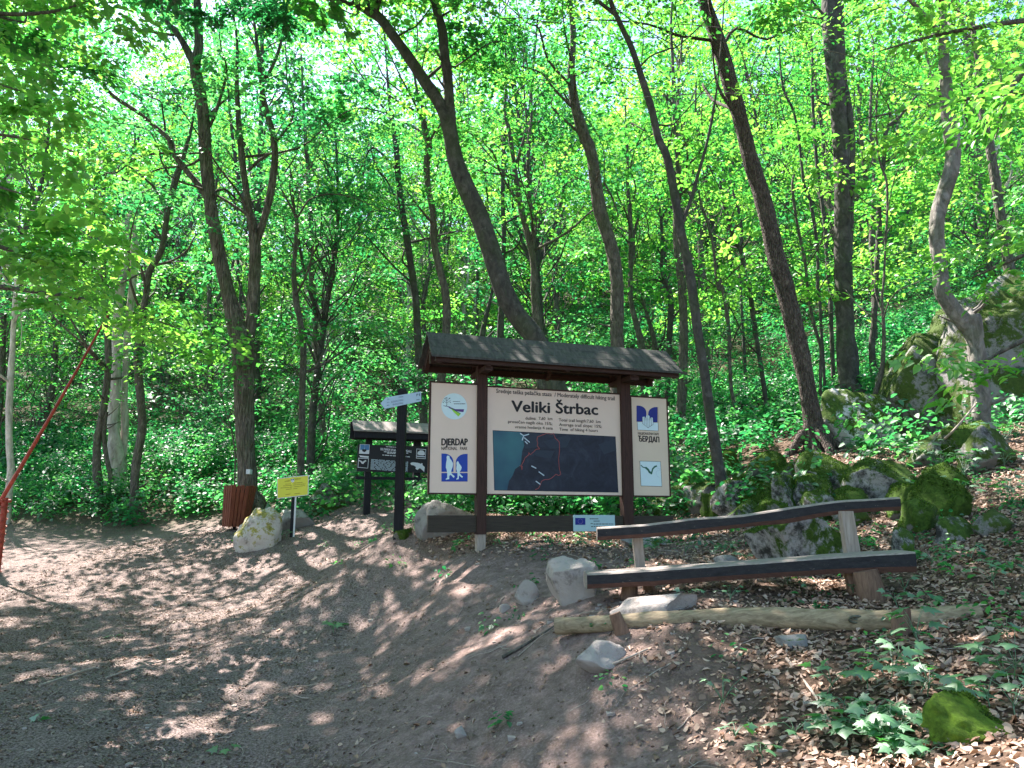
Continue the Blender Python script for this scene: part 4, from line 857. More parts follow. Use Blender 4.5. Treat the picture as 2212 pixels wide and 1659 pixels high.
m_ = MB(); f = np.array(A_)+[0, -hw-.012, 0]; bk = f+[0, .006, 0]; flatpoly(m_, f); flatpoly(m_, bk[::-1])
for i in range(5): j = (i+1) % 5; m_.add([f[i], f[j], bk[j], bk[i]], [[0, 1, 2, 3]])
ar = part('arrow_plate', m_, M['arrow'], rp, off=Z3, smooth=False)
def q11(x, y): return ((x/17.015+940)*K, (y/17.015+960)*K)
m_ = MB(); y_ = f[0][1]-.0015
def T3(s, a, b, cap): A = pa.loc(q11(*a)); B = pa.loc(q11(*b)); put_text(m_, s, A, B, pa.loc(q11(a[0], a[1]-cap))[2]-A[2], y_, .01)
T3('2h', (480,690), (575,672), 50); T3('3h', (455,825), (575,800), 50); T3('4h', (450,945), (575,920), 50)
T3('ВЕЛИКИ ШТРБАЦ', (650,808), (1160,712), 70); T3('МАЛИ ШТРБАЦ', (715,915), (1155,840), 66); T3('ПЕКИН', (960,600), (1155,570), 60)
A0 = [[(1715,425),(1780,405),(1785,455),(1750,500),(1725,550)], [(1810,430),(1870,380),(1872,520),(1845,515)]]
for q in A0: poly(m_, pa, q11, q, 0); m_.v[-1][:, 1] = y_
bars(m_, [*pa.loc(q11(1715,700))[:1], 0, pa.loc(q11(1715,700))[2]], [*pa.loc(q11(1860,680))[:1], 0, pa.loc(q11(1860,680))[2]], .012, y_, 0, 3)
part('lettering', m_, M['aink'], ar, off=Z3, smooth=False)
# ---- yellow sign
yb = 12.6; b_ = P(631, 1158, yb); b_[2] = h1(b_[0], b_[1])
ry = root('yellow_sign', 'tilted yellow notice with a white rim on a thin post beside the lichen rock', 'sign', tuple(b_))
py = Plane(b_, b_+[1, .12, 0]); py.z0 = b_[2]; ry.rotation_euler = (0, 0, py.ang)
q4 = [py.loc(q2(*p), -.03) for p in ((635,980),(928,948),(925,1135),(635,1170))]
def slab(q, d, mat, name, par):
    m_ = MB(); f = np.array(q); b2 = f+[0, d, 0]; flatpoly(m_, f); flatpoly(m_, b2[::-1])
    for i in range(4): j = (i+1) % 4; m_.add([f[i], f[j], b2[j], b2[i]], [[0, 1, 2, 3]])
    return part(name, m_, mat, par, off=Z3, smooth=False)
rim = slab(q4, .008, M['wpaint'], 'rim', ry); c_ = np.mean(q4, 0); yf = slab([c_+(p-c_)*np.array([.955, 1, .93])-np.array([.003*0, .004, 0]) for p in q4], .003, M['yellow'], 'face', ry)
def q12(x, y): return ((x/20.11+680)*K, (y/20.11+1180)*K)
m_ = MB(); y_ = -.036
def T4(s, a, b, cap, mi=0, bold=.01): A = py.loc(q12(*a), y_); put_text(m_, s, A, py.loc(q12(*b), y_), py.loc(q12(a[0], a[1]-cap), y_)[2]-A[2], y_, bold, mi)
T4('ЂЕРДАП', (620,505), (915,470), 60); T4('DJERDAP', (1140,395), (1440,365), 60)
for k_, (a, b) in enumerate((((670,630),(940,600)),((560,715),(990,680)),((430,820),(990,775)),((700,900),(990,860)),((1080,580),(1550,530)),((1070,670),(1680,610)),((1110,760),(1670,695)),((1080,860),(1280,835)),((680,1160),(920,1120)),((1130,1110),(1400,1080)))):
    bars(m_, py.loc(q12(*a), y_), py.loc(q12(*b), y_), .009, y_, 0, 60+k_)
poly(m_, py, q12, [(950,350),(1120,340),(1120,470),(1040,530),(955,480)], y_-.001, 1); poly(m_, py, q12, [(965,360),(1025,375),(1020,410),(975,415)], y_-.002, 2); poly(m_, py, q12, [(1045,375),(1105,355),(1105,400),(1060,410)], y_-.002, 2)
part('lettering', m_, [M['yink'], M['wpaint'], M['navy']], yf, off=Z3, smooth=False)
m_ = MB(); x0, x1 = py.loc(q2(765,1300))[0], py.loc(q2(792,1300))[0]; m_.box((x0, -.02, -.2), (x1, .015, c_[2])); part('post', m_, M['w_black'], ry, off=Z3, smooth=False)
m_ = MB(); x0, x1 = py.loc(q2(794,1300))[0], py.loc(q2(809,1300))[0]; m_.box((x0, -.016, -.2), (x1, .01, c_[2])); part('pole', m_, M['wpaint'], ry, off=Z3, smooth=False)
# ---- waste bin: six sided, slatted, wider at the top
yb = 13.9; c0 = P(505, 1138, yb); tilt = -.03; zt = P(515, 1050, yb)[2]; gz = h1(c0[0], c0[1]); 
rb = root('waste_bin', 'red brown slatted wooden waste bin, wider at the top, in front of the forked tree', 'waste bin', (c0[0], c0[1], gz))
pz = pxm(515, 1095, yb); hb_ = zt-gz; rt_, rb_ = 34.5*pz, 27*pz
def hexr(r, z, k_, a0=.38): a = a0+k_*math.pi/3; return np.array([r*math.cos(a)+(.02+.055*z/hb_), r*math.sin(a), z])
zb0 = .06
body = MB()
for k_ in range(6):
    for s_ in range(4):
        f0, f1 = (s_+.10)/4, (s_+.90)/4
        a, b = hexr(rb_, zb0, k_), hexr(rb_, zb0, k_+1); c, d = hexr(rt_, hb_, k_), hexr(rt_, hb_, k_+1)
        p = [a+(b-a)*f0, a+(b-a)*f1, c+(d-c)*f1, c+(d-c)*f0]; nrm = norm(np.cross(p[1]-p[0], p[3]-p[0])); m2 = MB()
        zt2 = rng.uniform(-.012, .012); p[2][2] += zt2; p[3][2] += zt2
        inn = [q-nrm*.016 for q in p]; m2.hexa([p[0], p[1], inn[1], inn[0], p[3], p[2], inn[2], inn[3]]); part('slat', m2, M['w_bin'], rb, off=Z3, smooth=False)
for z_, nm in ((zb0+.015, 'lower_band'), (hb_*.86, 'upper_band')):
    m2 = MB(); f = z_/hb_; r_ = rb_+(rt_-rb_)*f-.026
    for k_ in range(6):
        a, b = hexr(r_, z_, k_), hexr(r_, z_, k_+1); m2.hexa([a, b, b*[.9,.9,1], a*[.9,.9,1], a+[0,0,.04], b+[0,0,.04], b*[.9,.9,1]+[0,0,.04], a*[.9,.9,1]+[0,0,.04]])
    part(nm, m2, M['w_brown'], rb, off=Z3, smooth=False)
m2 = MB(); flatpoly(m2, [hexr(rb_*.95, zb0+.03, k_) for k_ in range(6)]); flatpoly(m2, [hexr(rb_*.95, zb0+.01, -k_) for k_ in range(6)]); part('bottom', m2, M['w_brown'], rb, off=Z3, smooth=False)
m2 = MB(); m2.tube([(0,.02,-.1),(0,.02,zb0+.04)], .03, 8); part('foot', m2, M['w_black'], rb, off=Z3)
# ---- barrier
yb = 11.5; g0 = P(3, 1150, yb); g0[2] = h1(g0[0], g0[1])
rr_ = root('trail_barrier', 'raised red barrier pole leaning over the trail on a red post at left edge', 'barrier', tuple(g0))
m2 = MB(); pv = P(4, 1078, yb)-g0; m2.tube([(0,0,-.3),(0,0,pv[2]*.5),(0.0,0,pv[2]+.02)], [.045,.045,.042], 12); part('post', m2, M['red_metal'], rr_, off=Z3)
m2 = MB(); s0 = P(-8,1098,yb)-g0; e0 = P(237,672,yb-.3)-g0; pts = np.array([s0+(e0-s0)*t_+np.array([.02*math.sin(t_*3), 0, 0]) for t_ in np.linspace(0, 1, 12)]); m2.tube(pts, np.linspace(.031, .015, 12), 12); part('arm', m2, M['red_metal'], rr_, off=Z3)
m2 = MB(); hx = [(.058*math.cos(a), .058*math.sin(a), a/ (9*6.283)*pv[2]*.9+.02) for a in np.linspace(0, 9*6.283, 160)]; m2.tube(hx, .007, 5); part('rope', m2, M['red_metal'], rr_, off=Z3)
m2 = MB(); m2.tube([(-.09,-.0,pv[2]-.03),(.09,0,pv[2]-.03)], .025, 10); m2.tube([(0,-.09,pv[2]-.03),(0,.09,pv[2]-.03)], .02, 10); part('pivot', m2, M['red_metal'], rr_, off=Z3)
# ---- bench
def beam(top, bot, Ys, depth, mats, name, par, sub=5):
    """top / bot: pixel polylines of the front face; back face sits `depth` behind"""
    n = 26; tu = np.linspace(top[0][0], top[-1][0], n); tv = np.interp(tu, [p[0] for p in top], [p[1] for p in top]); bv = np.interp(tu, [p[0] for p in bot], [p[1] for p in bot])
    yy = np.linspace(Ys[0], Ys[1], n); m2 = MB(); R_ = []
    for i in range(n):
        a = P(tu[i], tv[i]+rng.normal(0, .2), yy[i]); b = P(tu[i], bv[i]+rng.normal(0, .3), yy[i]); b[0] = a[0]
        e = .012; dp = depth*(1+rng.normal(0, .04))
        be = min(.04, (a[2]-b[2])*.3); R_.append([b+[0, e, 0], b+[0, 0, be], a+[0, 0, -e], a+[0, e, 0], a+[0, dp-e, .004], a+[0, dp, -e], b+[0, dp, e], b+[0, dp-e, 0]])
    V = np.array(R_).reshape(-1, 3); mi = [1 if k_ in (3, 2) else (2 if k_ in (7, 0) else 0) for k_ in range(8)]
    for k_ in range(8):
        i = np.arange(n-1)*8; f_ = np.stack([i+k_, i+(k_+1) % 8, i+8+(k_+1) % 8, i+8+k_], -1); m2.add(V, f_, mi[k_])
    for e_ in (0, n-1): m2.add(V[e_*8:e_*8+8].tolist()+[V[e_*8:e_*8+8].mean(0).tolist()], [[q, (q+1) % 8, 8, 8] for q in range(8)], 1 if e_ else 1)
    return part(name, m2, mats, par, smooth=False)
Ysl, Ysr = 6.1, 5.45
bc = (P(1620, 1250, 5.8)); bc[2] = h1(bc[0], bc[1])
rbn = root('rustic_bench', 'rustic bench of two thick planks with peeling black paint on stubby log legs', 'bench', tuple(bc))
bm = [M['w_seat'], M['w_rawx'], M['w_under']]
beam([(1268,1240),(1400,1232),(1600,1218),(1800,1203),(1930,1195),(1978,1192)], [(1268,1272),(1400,1266),(1600,1252),(1800,1240),(1978,1236)], (Ysl, Ysr), .30, bm, 'seat', rbn)
beam([(1290,1140),(1400,1133),(1500,1120),(1600,1114),(1700,1098),(1800,1083),(1870,1079),(1945,1074)], [(1290,1168),(1400,1161),(1500,1153),(1600,1139),(1700,1131),(1800,1112),(1870,1106),(1942,1103)], (Ysl+.36, Ysr+.36), .07, bm, 'backrest', rbn)
for nm, (u0, v0, u1, v1, w0, w1, Yd, mt, rnd_) in (('back_post', (1376,1158,1390,1300,21,19,Ysl+.48,'w_raw',0)), ('back_post', (1826,1104,1862,1330,26,34,Ysr+.48,'w_raw',0)), ('leg', (1361,1262,1357,1300,32,36,Ysl+.13,'w_stump',1)), ('leg', (1866,1232,1890,1318,50,64,Ysr+.12,'w_stump',1)), ('leg', (1400,1262,1408,1290,26,28,Ysl+.22,'w_stump',1)), ('leg', (1836,1236,1852,1308,24,28,Ysr+.24,'w_stump',1))):
    a = P(u0, v0, Yd); b = P(u1, v1, Yd); b[2] = min(b[2], h1(b[0], b[1])-.08); m2 = MB()
    if rnd_: m2.tube(smooth_poly([a, (a+b)/2, b], 3), np.linspace(w0/2*pxm(u0, v0, Yd), w1/2*pxm(u1, v1, Yd), 7), 14, wob=.12)
    else:
        ha, hb2 = w0/2*pxm(u0, v0, Yd), w1/2*pxm(u1, v1, Yd); d_ = .035
        m2.hexa([b+[-hb2,-d_,0], b+[hb2,-d_,0], b+[hb2,d_,0], b+[-hb2,d_,0], a+[-ha,-d_,0], a+[ha,-d_,0], a+[ha,d_,0], a+[-ha,d_,0]])
    part(nm, m2, M[mt], rbn, smooth=bool(rnd_))
# ---- foot log and its stakes
lg = [(1200,1352,34,5.65),(1260,1350,36,5.6),(1340,1347,39,5.5),(1450,1341,42,5.4),(1560,1337,44,5.3),(1680,1337,47,5.2),(1780,1340,49,5.1),(1880,1344,52,5.0),(1960,1344,54,4.95),(2040,1343,54,4.9),(2120,1346,46,4.85)]
Lp = smooth_poly([[*P(u, v, y), w_/2*pxm(u, v, y)] for u, v, w_, y in lg], 5)
for q in Lp: q[2] = max(q[2], h1(q[0], q[1])-q[3]*.1)
c0 = Lp[len(Lp)//2, :3].copy(); c0[2] = h1(c0[0], c0[1])
rl = root('barkless_log', 'long barkless log lying in front of the bench, held by two short stakes', 'log', tuple(c0)); m2 = MB(); m2.tube(Lp[:, :3], Lp[:, 3], 20, wob=.10); part('log_body', m2, M['w_log'], rl)
kp = Lp[int(len(Lp)*.66)]; kc = kp[:3]+np.array([0, -kp[3]*.93, kp[3]*.28])-c0; m2 = MB()
m2.tube([kc+[.05*math.cos(a), 0, .02*math.sin(a)] for a in np.linspace(0, 6.283, 18)], .008, 6, cap=False); m2.tube([kc+[-.03, .012, 0], kc+[.0, .004, 0], kc+[.03, .012, 0]], [.006, .012, .006], 8); part('knot', m2, M['bark_mid'], rl, off=Z3)
for lab, (u0, v0, u1, v1, w0, w1, Yd) in (('short flat stake leaning on the left end of the long log', (1328,1325,1352,1385,26,32,5.38)), ('thick brown stake standing before the right part of the long log', (1945,1314,1948,1398,38,40,4.78))):
    a = P(u0, v0, Yd); b = P(u1, v1, Yd); b[2] = min(b[2], h1(b[0], b[1])-.06); m2 = MB(); m2.tube(smooth_poly([a, (a+b)/2, b], 3), np.linspace(w0/2*pxm(u0, v0, Yd), w1/2*pxm(u1, v1, Yd), 7), 10, wob=.22, ry=.6)
    single('stake', m2, M['w_stump'], lab, 'stake', loc=b)
# ---- rocks
import bmesh
def rock(u, v, w_, h_, Yd, mat, label, d=.8, sub=4, seed=0, nf=14, cut=.6, name='rock', amp=.15, sharp=1.0):
    """u, v: centre of its foot line; w_, h_ in picture pixels"""
    k_ = pxm(u, v-h_/2, Yd); W2, Hh = w_*k_/2, h_*k_; c = P(u, v, Yd); hh_ = hit(u, v)
    if abs(hh_[1]-Yd) < 1.2: c = hh_; Yd = hh_[1]; k_ = pxm(u, v-h_/2, Yd); W2, Hh = w_*k_/2, h_*k_
    bm_ = bmesh.new(); bmesh.ops.create_icosphere(bm_, subdivisions=sub, radius=1); V = np.array([q.co[:] for q in bm_.verts]); Fc = np.array([[a.index for a in f.verts]+[f.verts[2].index] for f in bm_.faces]); bm_.free()
    r0 = np.random.default_rng(seed+int(u)); 
    for _ in range(nf):                      # planar facets
        n_ = norm(r0.normal(0, 1, 3)); dd = r0.uniform(.45, .8); pr = V@n_; V = V-np.outer(np.clip(pr-dd, 0, None)*sharp, n_)
    V *= (1+amp*vn3(V*1.3+seed, 1)+amp*.5*vn3(V*3.1+seed, 2)+amp*.22*vn3(V*8+seed, 3)+amp*.08*np.abs(vn3(V*20, 4)))[:, None]
    V /= np.abs(V).max(0); V = V*[W2, W2*d, Hh*(.5+cut/2)]
    gz_ = min(c[2], h1(c[0], c[1])+.05) if abs(c[2]-h1(c[0], c[1])) < .6 else c[2]
    V[:, 2] += Hh*(.5-cut/2); m2 = MB(); m2.add(V+[c[0], c[1], c[2]], Fc)
    if mat not in (RF, RM, RD, RW, RB): return single(name, m2, mat, label, 'rock', loc=(c[0], c[1], c[2]))
    ro = root(name, label, 'rock', (c[0], c[1], c[2]), 'mossy rocks of the slope' if 'among the others' in label else None); part('stone', m2, mat, ro)
    T3_ = V[Fc[:, :3]]; nn = np.cross(T3_[:, 1]-T3_[:, 0], T3_[:, 2]-T3_[:, 0]); ar_ = np.linalg.norm(nn, axis=1)/2; nn = norm(nn); cen_ = T3_.mean(1)
    dens = {id(RB): 60000, id(RW): 5000, id(RF): 9000, id(RM): 6000, id(RD): 3500}[id(mat)]; thr = {id(RB): -.2, id(RW): .22, id(RF): -.35, id(RM): .0, id(RD): .12}[id(mat)]
    wt = ar_*(nn[:, 2] > -.1)*(vn3(cen_*2.6+c, 8)+.35*vn3(cen_*9+c, 9)+.35*nn[:, 2] > thr+.1); nb = int(min(30000, wt.sum()*dens))
    if nb > 20:
        k2 = rng.choice(len(Fc), nb, p=wt/wt.sum()); ba = rng.random((nb, 2)); fl_ = ba.sum(1) > 1; ba[fl_] = 1-ba[fl_]
        pp_ = T3_[k2, 0]+(T3_[k2, 1]-T3_[k2, 0])*ba[:, :1]+(T3_[k2, 2]-T3_[k2, 0])*ba[:, 1:]
        m3 = MB(); leaves(m3, pp_-nn[k2]*.003, nn[k2]+rng.normal(0, .55, (nb, 3)), rng.normal(0, 1, (nb, 3)), rng.uniform(.010, .026, nb)*(.6 if mat == RB else 1), .45, .1, None, True); part('moss', m3, M['moss'], ro, off=Z3)
    return ro
RW = M['rock_white']; RB = M['rock_brightmoss']
RP, RG, RM, RF, RL, RD = (M[k_] for k_ in ('rock_pale', 'rock_grey', 'rock_moss', 'rock_mossfull', 'rock_lichen', 'rock_dark'))
rocks = [(558,1178,106,80,12.6,RL,'sunlit rock splashed with yellow lichen beside the waste bin',5),
 (640,1140,90,66,13.6,RG,'grey rock behind the post of the yellow sign',4), (705,1105,80,62,14.6,RD,'dark mossy rock right of the yellow sign',4),
 (956,1148,132,82,10.6,RG,'big rounded grey rock behind the left end of the lower beam',5), (872,1162,44,20,9.45,RF,'small mossy stone at the foot of the black signpost',3),
 (1242,1296,124,90,6.55,RP,'large pale angular rock at the left end of the bench seat',5), (1136,1302,58,48,6.75,RP,'fist shaped pale stone left of the large angular rock',4), (1090,1320,28,22,6.5,RP,'tiny brownish stone left of the pale stones by the bench',3),
 (1418,1324,200,44,5.75,RP,'flat pale slab lying between the bench and the long log',4), (1296,1440,120,52,4.95,RP,'low pale rock with moss at its left, below the left end of the long log',4),
 (1712,1392,74,26,4.9,RG,'small grey rock half buried under the long log',3), (1715,1222,260,120,6.9,RM,'low mossy boulder with white patches seen between backrest and seat',5),
 (1858,1005,172,185,12.2,RW,'tall boulder with white faces and moss at the foot of the twin trunk',5), (1985,915,250,200,13.6,RD,'dark boulder with white streaks uphill right of the twin trunk',5),
 (2240,1000,360,430,11.6,RD,'dark cliff like rock rising at the right edge of the wood',6), (2060,850,220,190,15,RD,'dark shaded rock just left of the cliff like rock',5),
 (1795,1052,150,92,10.6,RM,'mossy rock with a white face under the fissured tree',4), (1915,1085,190,110,9.6,RM,'broad mossy rock with white specks below the tall white faced boulder',5),
 (1505,1085,100,70,11.5,RF,'dark mossy rock left of the slim leaning tree foot',4), (1612,1075,95,55,11,RF,'round dark green rock right of the slim leaning tree foot',4), (1680,1100,90,48,10,RF,'low mossy rock between the slim leaning tree and the fissured tree',4),
 (1760,1125,120,66,9.2,RM,'mossy rock with white chips directly above the middle of the backrest',4), (1850,1110,110,60,8.8,RF,'rounded moss cushion rock above the right part of the backrest',4),
 (2040,1120,140,96,8.2,RF,'bulging moss covered rock right of the right end of the backrest',5), (1985,1145,100,66,7.8,RF,'mossy rock touching the right end of the backrest',4), (2060,1165,120,50,7.3,RM,'low mossy rock with a white edge below the bulging mossy rock',4),
 (1960,1195,60,62,6.6,RM,'small mossy rock with a pale top beside the seat right end',4), (2020,1080,110,80,9.5,RF,'mossy ledge rock above the bulging mossy rock',4), (1660,1125,56,42,8.2,RP,'pale triangular stone peeping over the middle of the backrest',3),
 (2035,1000,60,36,9.2,RP,'small white stone lying on the mossy slope at right',3), (1565,1230,70,30,7.4,RG,'flat grey stone left of the mossy boulder behind the bench',3),
 (2085,1585,190,80,3.6,RB,'bright green mossy rock in the lower right corner',5), (1400,1180,120,26,8.2,RG,'low mossy ridge stone behind the left part of the backrest',4),
 (1440,1110,120,60,10.5,RD,'dark rock behind the right post of the big board',4), (1230,1112,110,44,11.6,RF,'mossy mound under the big board near the leaning tree foot',4),
 (1655,922,130,52,19,RD,'distant dark rock beside the brush pile',3), (2150,1150,90,62,6.9,RD,'grey weathered stump like rock at the right edge',4), (995,1590,30,20,4.7,RP,'small pale stone in the middle of the trail bank foreground',3),
 (2130,1010,120,90,9.0,RD,'shaded rock at the foot of the pale crooked tree',4), (1710,1060,110,60,11.4,RM,'mossy stone left of the fissured tree foot',4)]
for _ in range(26):
    u, v = rng.uniform(1470, 2130), 0; v = rng.uniform(1000, 1150)-max(0, u-1700)*.08; Yd = hit(u, v)[1]
    w_ = rng.uniform(50, 125); rocks.append((u, v, w_, w_*rng.uniform(.5, .75), Yd, [RF, RM, RD, RF][int(rng.integers(4))], 'dark mossy rock among the others on the rocky slope behind the bench', 4))
for i, (u, v, w_, h_, Yd, mat, lab, sub) in enumerate(rocks): rock(u, v, w_, h_, Yd, mat, lab, sub=sub, seed=i*3, nf=4 if i in (0, 3, 31) else 12, amp=.34 if i == 31 else .15)
# ---- brush pile
c0 = P(1650, 935, 19.5); m2 = MB()
for _ in range(140):
    a = c0+rng.normal(0, 1, 3)*[.75, .4, .22]+[0, 0, .3]; d = norm(np.array([rng.normal(0, 1), rng.normal(0, .4), rng.normal(0, .18)]))*rng.uniform(.5, 1.1); m2.tube([a-d, a+rng.normal(0, .05, 3), a+d], [.014, .018, .008], 5, cap=False)
single('brush_pile', m2, M['bark_smooth'], 'dark heap of cut branches between the trunks behind the rocks', 'brush pile', loc=c0)
# ---- litter, twigs, stones
def litter(n, size, fn, x0, x1, y0, y1, name, lab, mat, lift=.006, tl=.5):
    x, y, z = scatter(n, x0, x1, y0, y1); p = fn(x, y, z); k_ = rng.random(n) < p; x, y, z = x[k_], y[k_], z[k_]
    e = .05; dx = (H(x+e, y)-z)/e; dy = (H(x, y+e)-z)/e; n_ = norm(np.stack([-dx, -dy, np.ones(len(x))], -1)+rng.normal(0, tl*.6, (len(x), 3)))
    a = rng.random(len(x))*6.28; ax = np.stack([np.cos(a), np.sin(a), np.cos(a)*dx+np.sin(a)*dy+rng.normal(0, tl*.35, len(x))], -1)
    m2 = MB(); s_ = size[0]+(size[1]-size[0])*rng.random(len(x))**1.6
    leaves(m2, np.stack([x, y, z+lift+rng.random(len(x))*lift*2], -1), ax, n_, s_, rng.uniform(.45, .8, len(x)), rng.uniform(-.32, .34, len(x))[:, None])
    single(name, m2, M[mat], lab, name.replace('_', ' '), kind='stuff')
litter(150000, (.013,.062), lambda x, y, z: zone(x, y, z)[0]**.8*.95+.02, -4, 8, 2.5, 12.5, 'leaf_litter', 'brown and tan dead leaves strewn over the bank around the bench', 'litter')
def fdeb(x, y, z):
    r, u, v = zone(x, y, z); path = np.clip((1000-u-.5*(1659-v)*0+150*vn2(x, y, 43))/500, .12, 1); return path*(1-r)*.9+.1
litter(190000, (.009,.034), fdeb, -7, 6.5, 2.6, 14.5, 'trail_debris', 'fine crumbled leaves and bits of bark covering the trail surface', 'debris', .003, .35)
m2 = MB()
for _ in range(520):
    x, y = rng.uniform(-6, 6.5), rng.uniform(3, 12); a = rng.random()*6.28; L_ = rng.uniform(.08, .45); 
    pp = []; xx, yy_ = x, y
    for q in range(6): pp.append((xx, yy_, h1(xx, yy_)+.008+.012*math.sin(q*.6)*rng.random())); a += rng.normal(0, .3); xx += math.cos(a)*L_/5; yy_ += math.sin(a)*L_/5
    m2.tube(pp, np.linspace(rng.uniform(.002, .006), .001, 6), 5, cap=False)
single('twig_litter', m2, M['w_raw'], 'thin bare twigs scattered over trail and bank', 'twigs', kind='stuff')
m2 = MB()
for _ in range(420):
    x, y = rng.uniform(-5, 6), rng.uniform(3, 12); s_ = rng.uniform(.008, .03); z_ = h1(x, y); V = norm(rng.normal(0, 1, (8, 3)))
    pts = np.array([(a, b, c) for a in (-1, 1) for b in (-1, 1) for c in (-1, 1)])*.6+rng.normal(0, .15, (8, 3)); pts = pts*s_*[1.2, .9, .6]+[x, y, z_+s_*.15]
    m2.add(pts, [[0,1,3,2],[4,6,7,5],[0,4,5,1],[2,3,7,6],[0,2,6,4],[1,5,7,3]])
single('pebbles', m2, M['rock_pale'], 'small pale stones lying in the trail earth', 'pebbles', kind='stuff', smooth=False)
for lab, pts, r_ in (('pale fallen stick on the trail at lower left', [(85,1485,7.2),(130,1470,7.3),(190,1450,7.5),(215,1446,7.6)], .014), ('long thin stick lying left of the trail middle', [(228,1470,7.3),(290,1448,7.5),(360,1430,7.7)], .010),
                    ('dark broken branch lying below the left end of the long log', [(1085,1425,5.9),(1140,1395,5.9),(1200,1355,5.9)], .014), ('thin stick leaning over the low pale rock', [(1290,1455,4.7),(1350,1430,4.8),(1400,1408,4.9)], .010),
                    ('bare dead branch resting on the mossy slope beside the cliff', [(2000,985,9.2),(2060,930,9.3),(2110,870,9.4)], .02), ('thin dead branch in the leaves at the lower right', [(1700,1430,4.1),(1760,1510,3.8),(1800,1580,3.6)], .010)):
    q_ = []
    for u, v, y in pts:
        h_ = hit(u, v); q_.append(h_+[0, 0, .015] if abs(h_[1]-y) < 1.5 else P(u, v, y))
    m2 = MB(); s_ = smooth_poly(q_, 4); m2.tube(s_, np.linspace(r_, r_*.5, len(s_)), 7, wob=.15); single('fallen_branch', m2, M['w_raw' if 'dark' not in lab else 'bark_mid'], lab, 'branch', loc=q_[0])
# ---- seedlings with lobed leaves
def lobed(mb, c, ax, nr, s):
    ax = norm(ax); sd_ = norm(np.cross(ax, nr)); nr = np.cross(sd_, ax)
    out = [(0,0),(.16,-.10),(.50,-.02),(.34,.18),(.60,.44),(.30,.42),(.16,.62),(0,1.0),(-.16,.62),(-.30,.42),(-.60,.44),(-.34,.18),(-.50,-.02),(-.16,-.10)]
    V = [c+sd_*x*s+ax*y*s+nr*(-.22*abs(x)*s-.12*y*y*s+.05*s*rng.random()) for x, y in out]; V.append(c+ax*.3*s+nr*.03*s); n_ = len(out)
    mb.add(V, [[i, (i+1) % n_, n_, n_] for i in range(n_)], 0, np.full(n_, rng.random()))
seed = [(1990,1405,.20,7,.11,'big leaved maple seedling behind the right stake'), (1875,1500,.16,6,.12,'dark maple seedling left of the mossy corner rock'), (1950,1480,.14,6,.10,'maple seedling touching the top of the mossy corner rock'),
 (1985,1640,.06,5,.08,'seedling in front of the mossy corner rock'), (2195,1560,.16,6,.10,'seedling at the right edge of the mossy corner rock'), (2190,1480,.22,8,.11,'tall seedling above the right end of the mossy corner rock'), (1835,1590,.08,6,.07,'low seedling in the leaves near the bottom right'),
 (1930,1640,.07,6,.08,'seedling cut by the bottom edge at right'), (1550,1540,.16,9,.05,'sunlit small leaved seedling in the foreground patch of light'), (1650,1640,.06,5,.07,'seedling on the bottom edge right of the middle'), (1590,1600,.05,6,.06,'low lime green seedling beside the sunlit patch'),
 (720,1370,.10,9,.10,'fresh green sprig lying on the middle of the bank'), (485,1630,.03,3,.10,'single green leaf cluster on the trail at the bottom'), (95,1560,.02,2,.10,'green fallen leaves on the trail at lower left'), (250,1380,.02,2,.10,'pale fallen leaf on the trail at left'),
 (2150,1275,.18,9,.07,'leafy seedling on the litter slope at the right edge'), (2100,1215,.12,7,.07,'seedling in the litter above the right end of the long log'), (2010,1225,.10,7,.06,'seedling right of the bench seat end'), (2180,1390,.12,7,.07,'seedling beside the right end of the long log'),
 (2085,1045,.35,14,.11,'broad leaved seedling over the mossy rocks at right'), (2160,1000,.45,16,.11,'leafy maple shrub before the cliff like rock'), (2010,1010,.30,10,.10,'maple seedling on the mossy ledge at right'), (2190,1090,.35,14,.10,'leafy shrub at the right edge above the stump like rock'),
 (1480,1200,.12,9,.06,'seedling behind the left part of the bench'), (1560,1195,.10,9,.06,'seedling between backrest and mossy boulder'), (1250,1185,.14,10,.07,'seedling under the middle of the big board'), (1820,1165,.12,8,.06,'seedling on the white patched mossy boulder'),
 (620,1165,.12,8,.08,'seedling between the lichen rock and the yellow sign post'), (520,1185,.14,10,.08,'seedling at the left foot of the lichen rock'), (1700,1265,.10,8,.06,'seedling under the bench seat'), (1490,1300,.08,6,.05,'small seedling behind the flat pale slab')]
for _ in range(22):
    uu, vv = rng.uniform(1780, 2205), rng.uniform(1425, 1650)
    if 1930 < uu < 2200 and vv > 1540: uu -= 230
    seed.append((uu, vv, rng.uniform(.05, .16), int(rng.integers(5, 9)), rng.uniform(.07, .11), 'maple seedling among the dead leaves in the lower right corner'))
for _ in range(12):
    seed.append((rng.uniform(1960, 2210), rng.uniform(930, 1120), rng.uniform(.15, .4), int(rng.integers(8, 14)), rng.uniform(.08, .11), 'broad leaved seedling on the mossy slope below the cliff like rock'))
for _ in range(14):
    seed.append((rng.uniform(1400, 2200), rng.uniform(1130, 1320), rng.uniform(.04, .12), int(rng.integers(5, 9)), rng.uniform(.04, .07), 'low seedling in the dead leaves around the bench'))
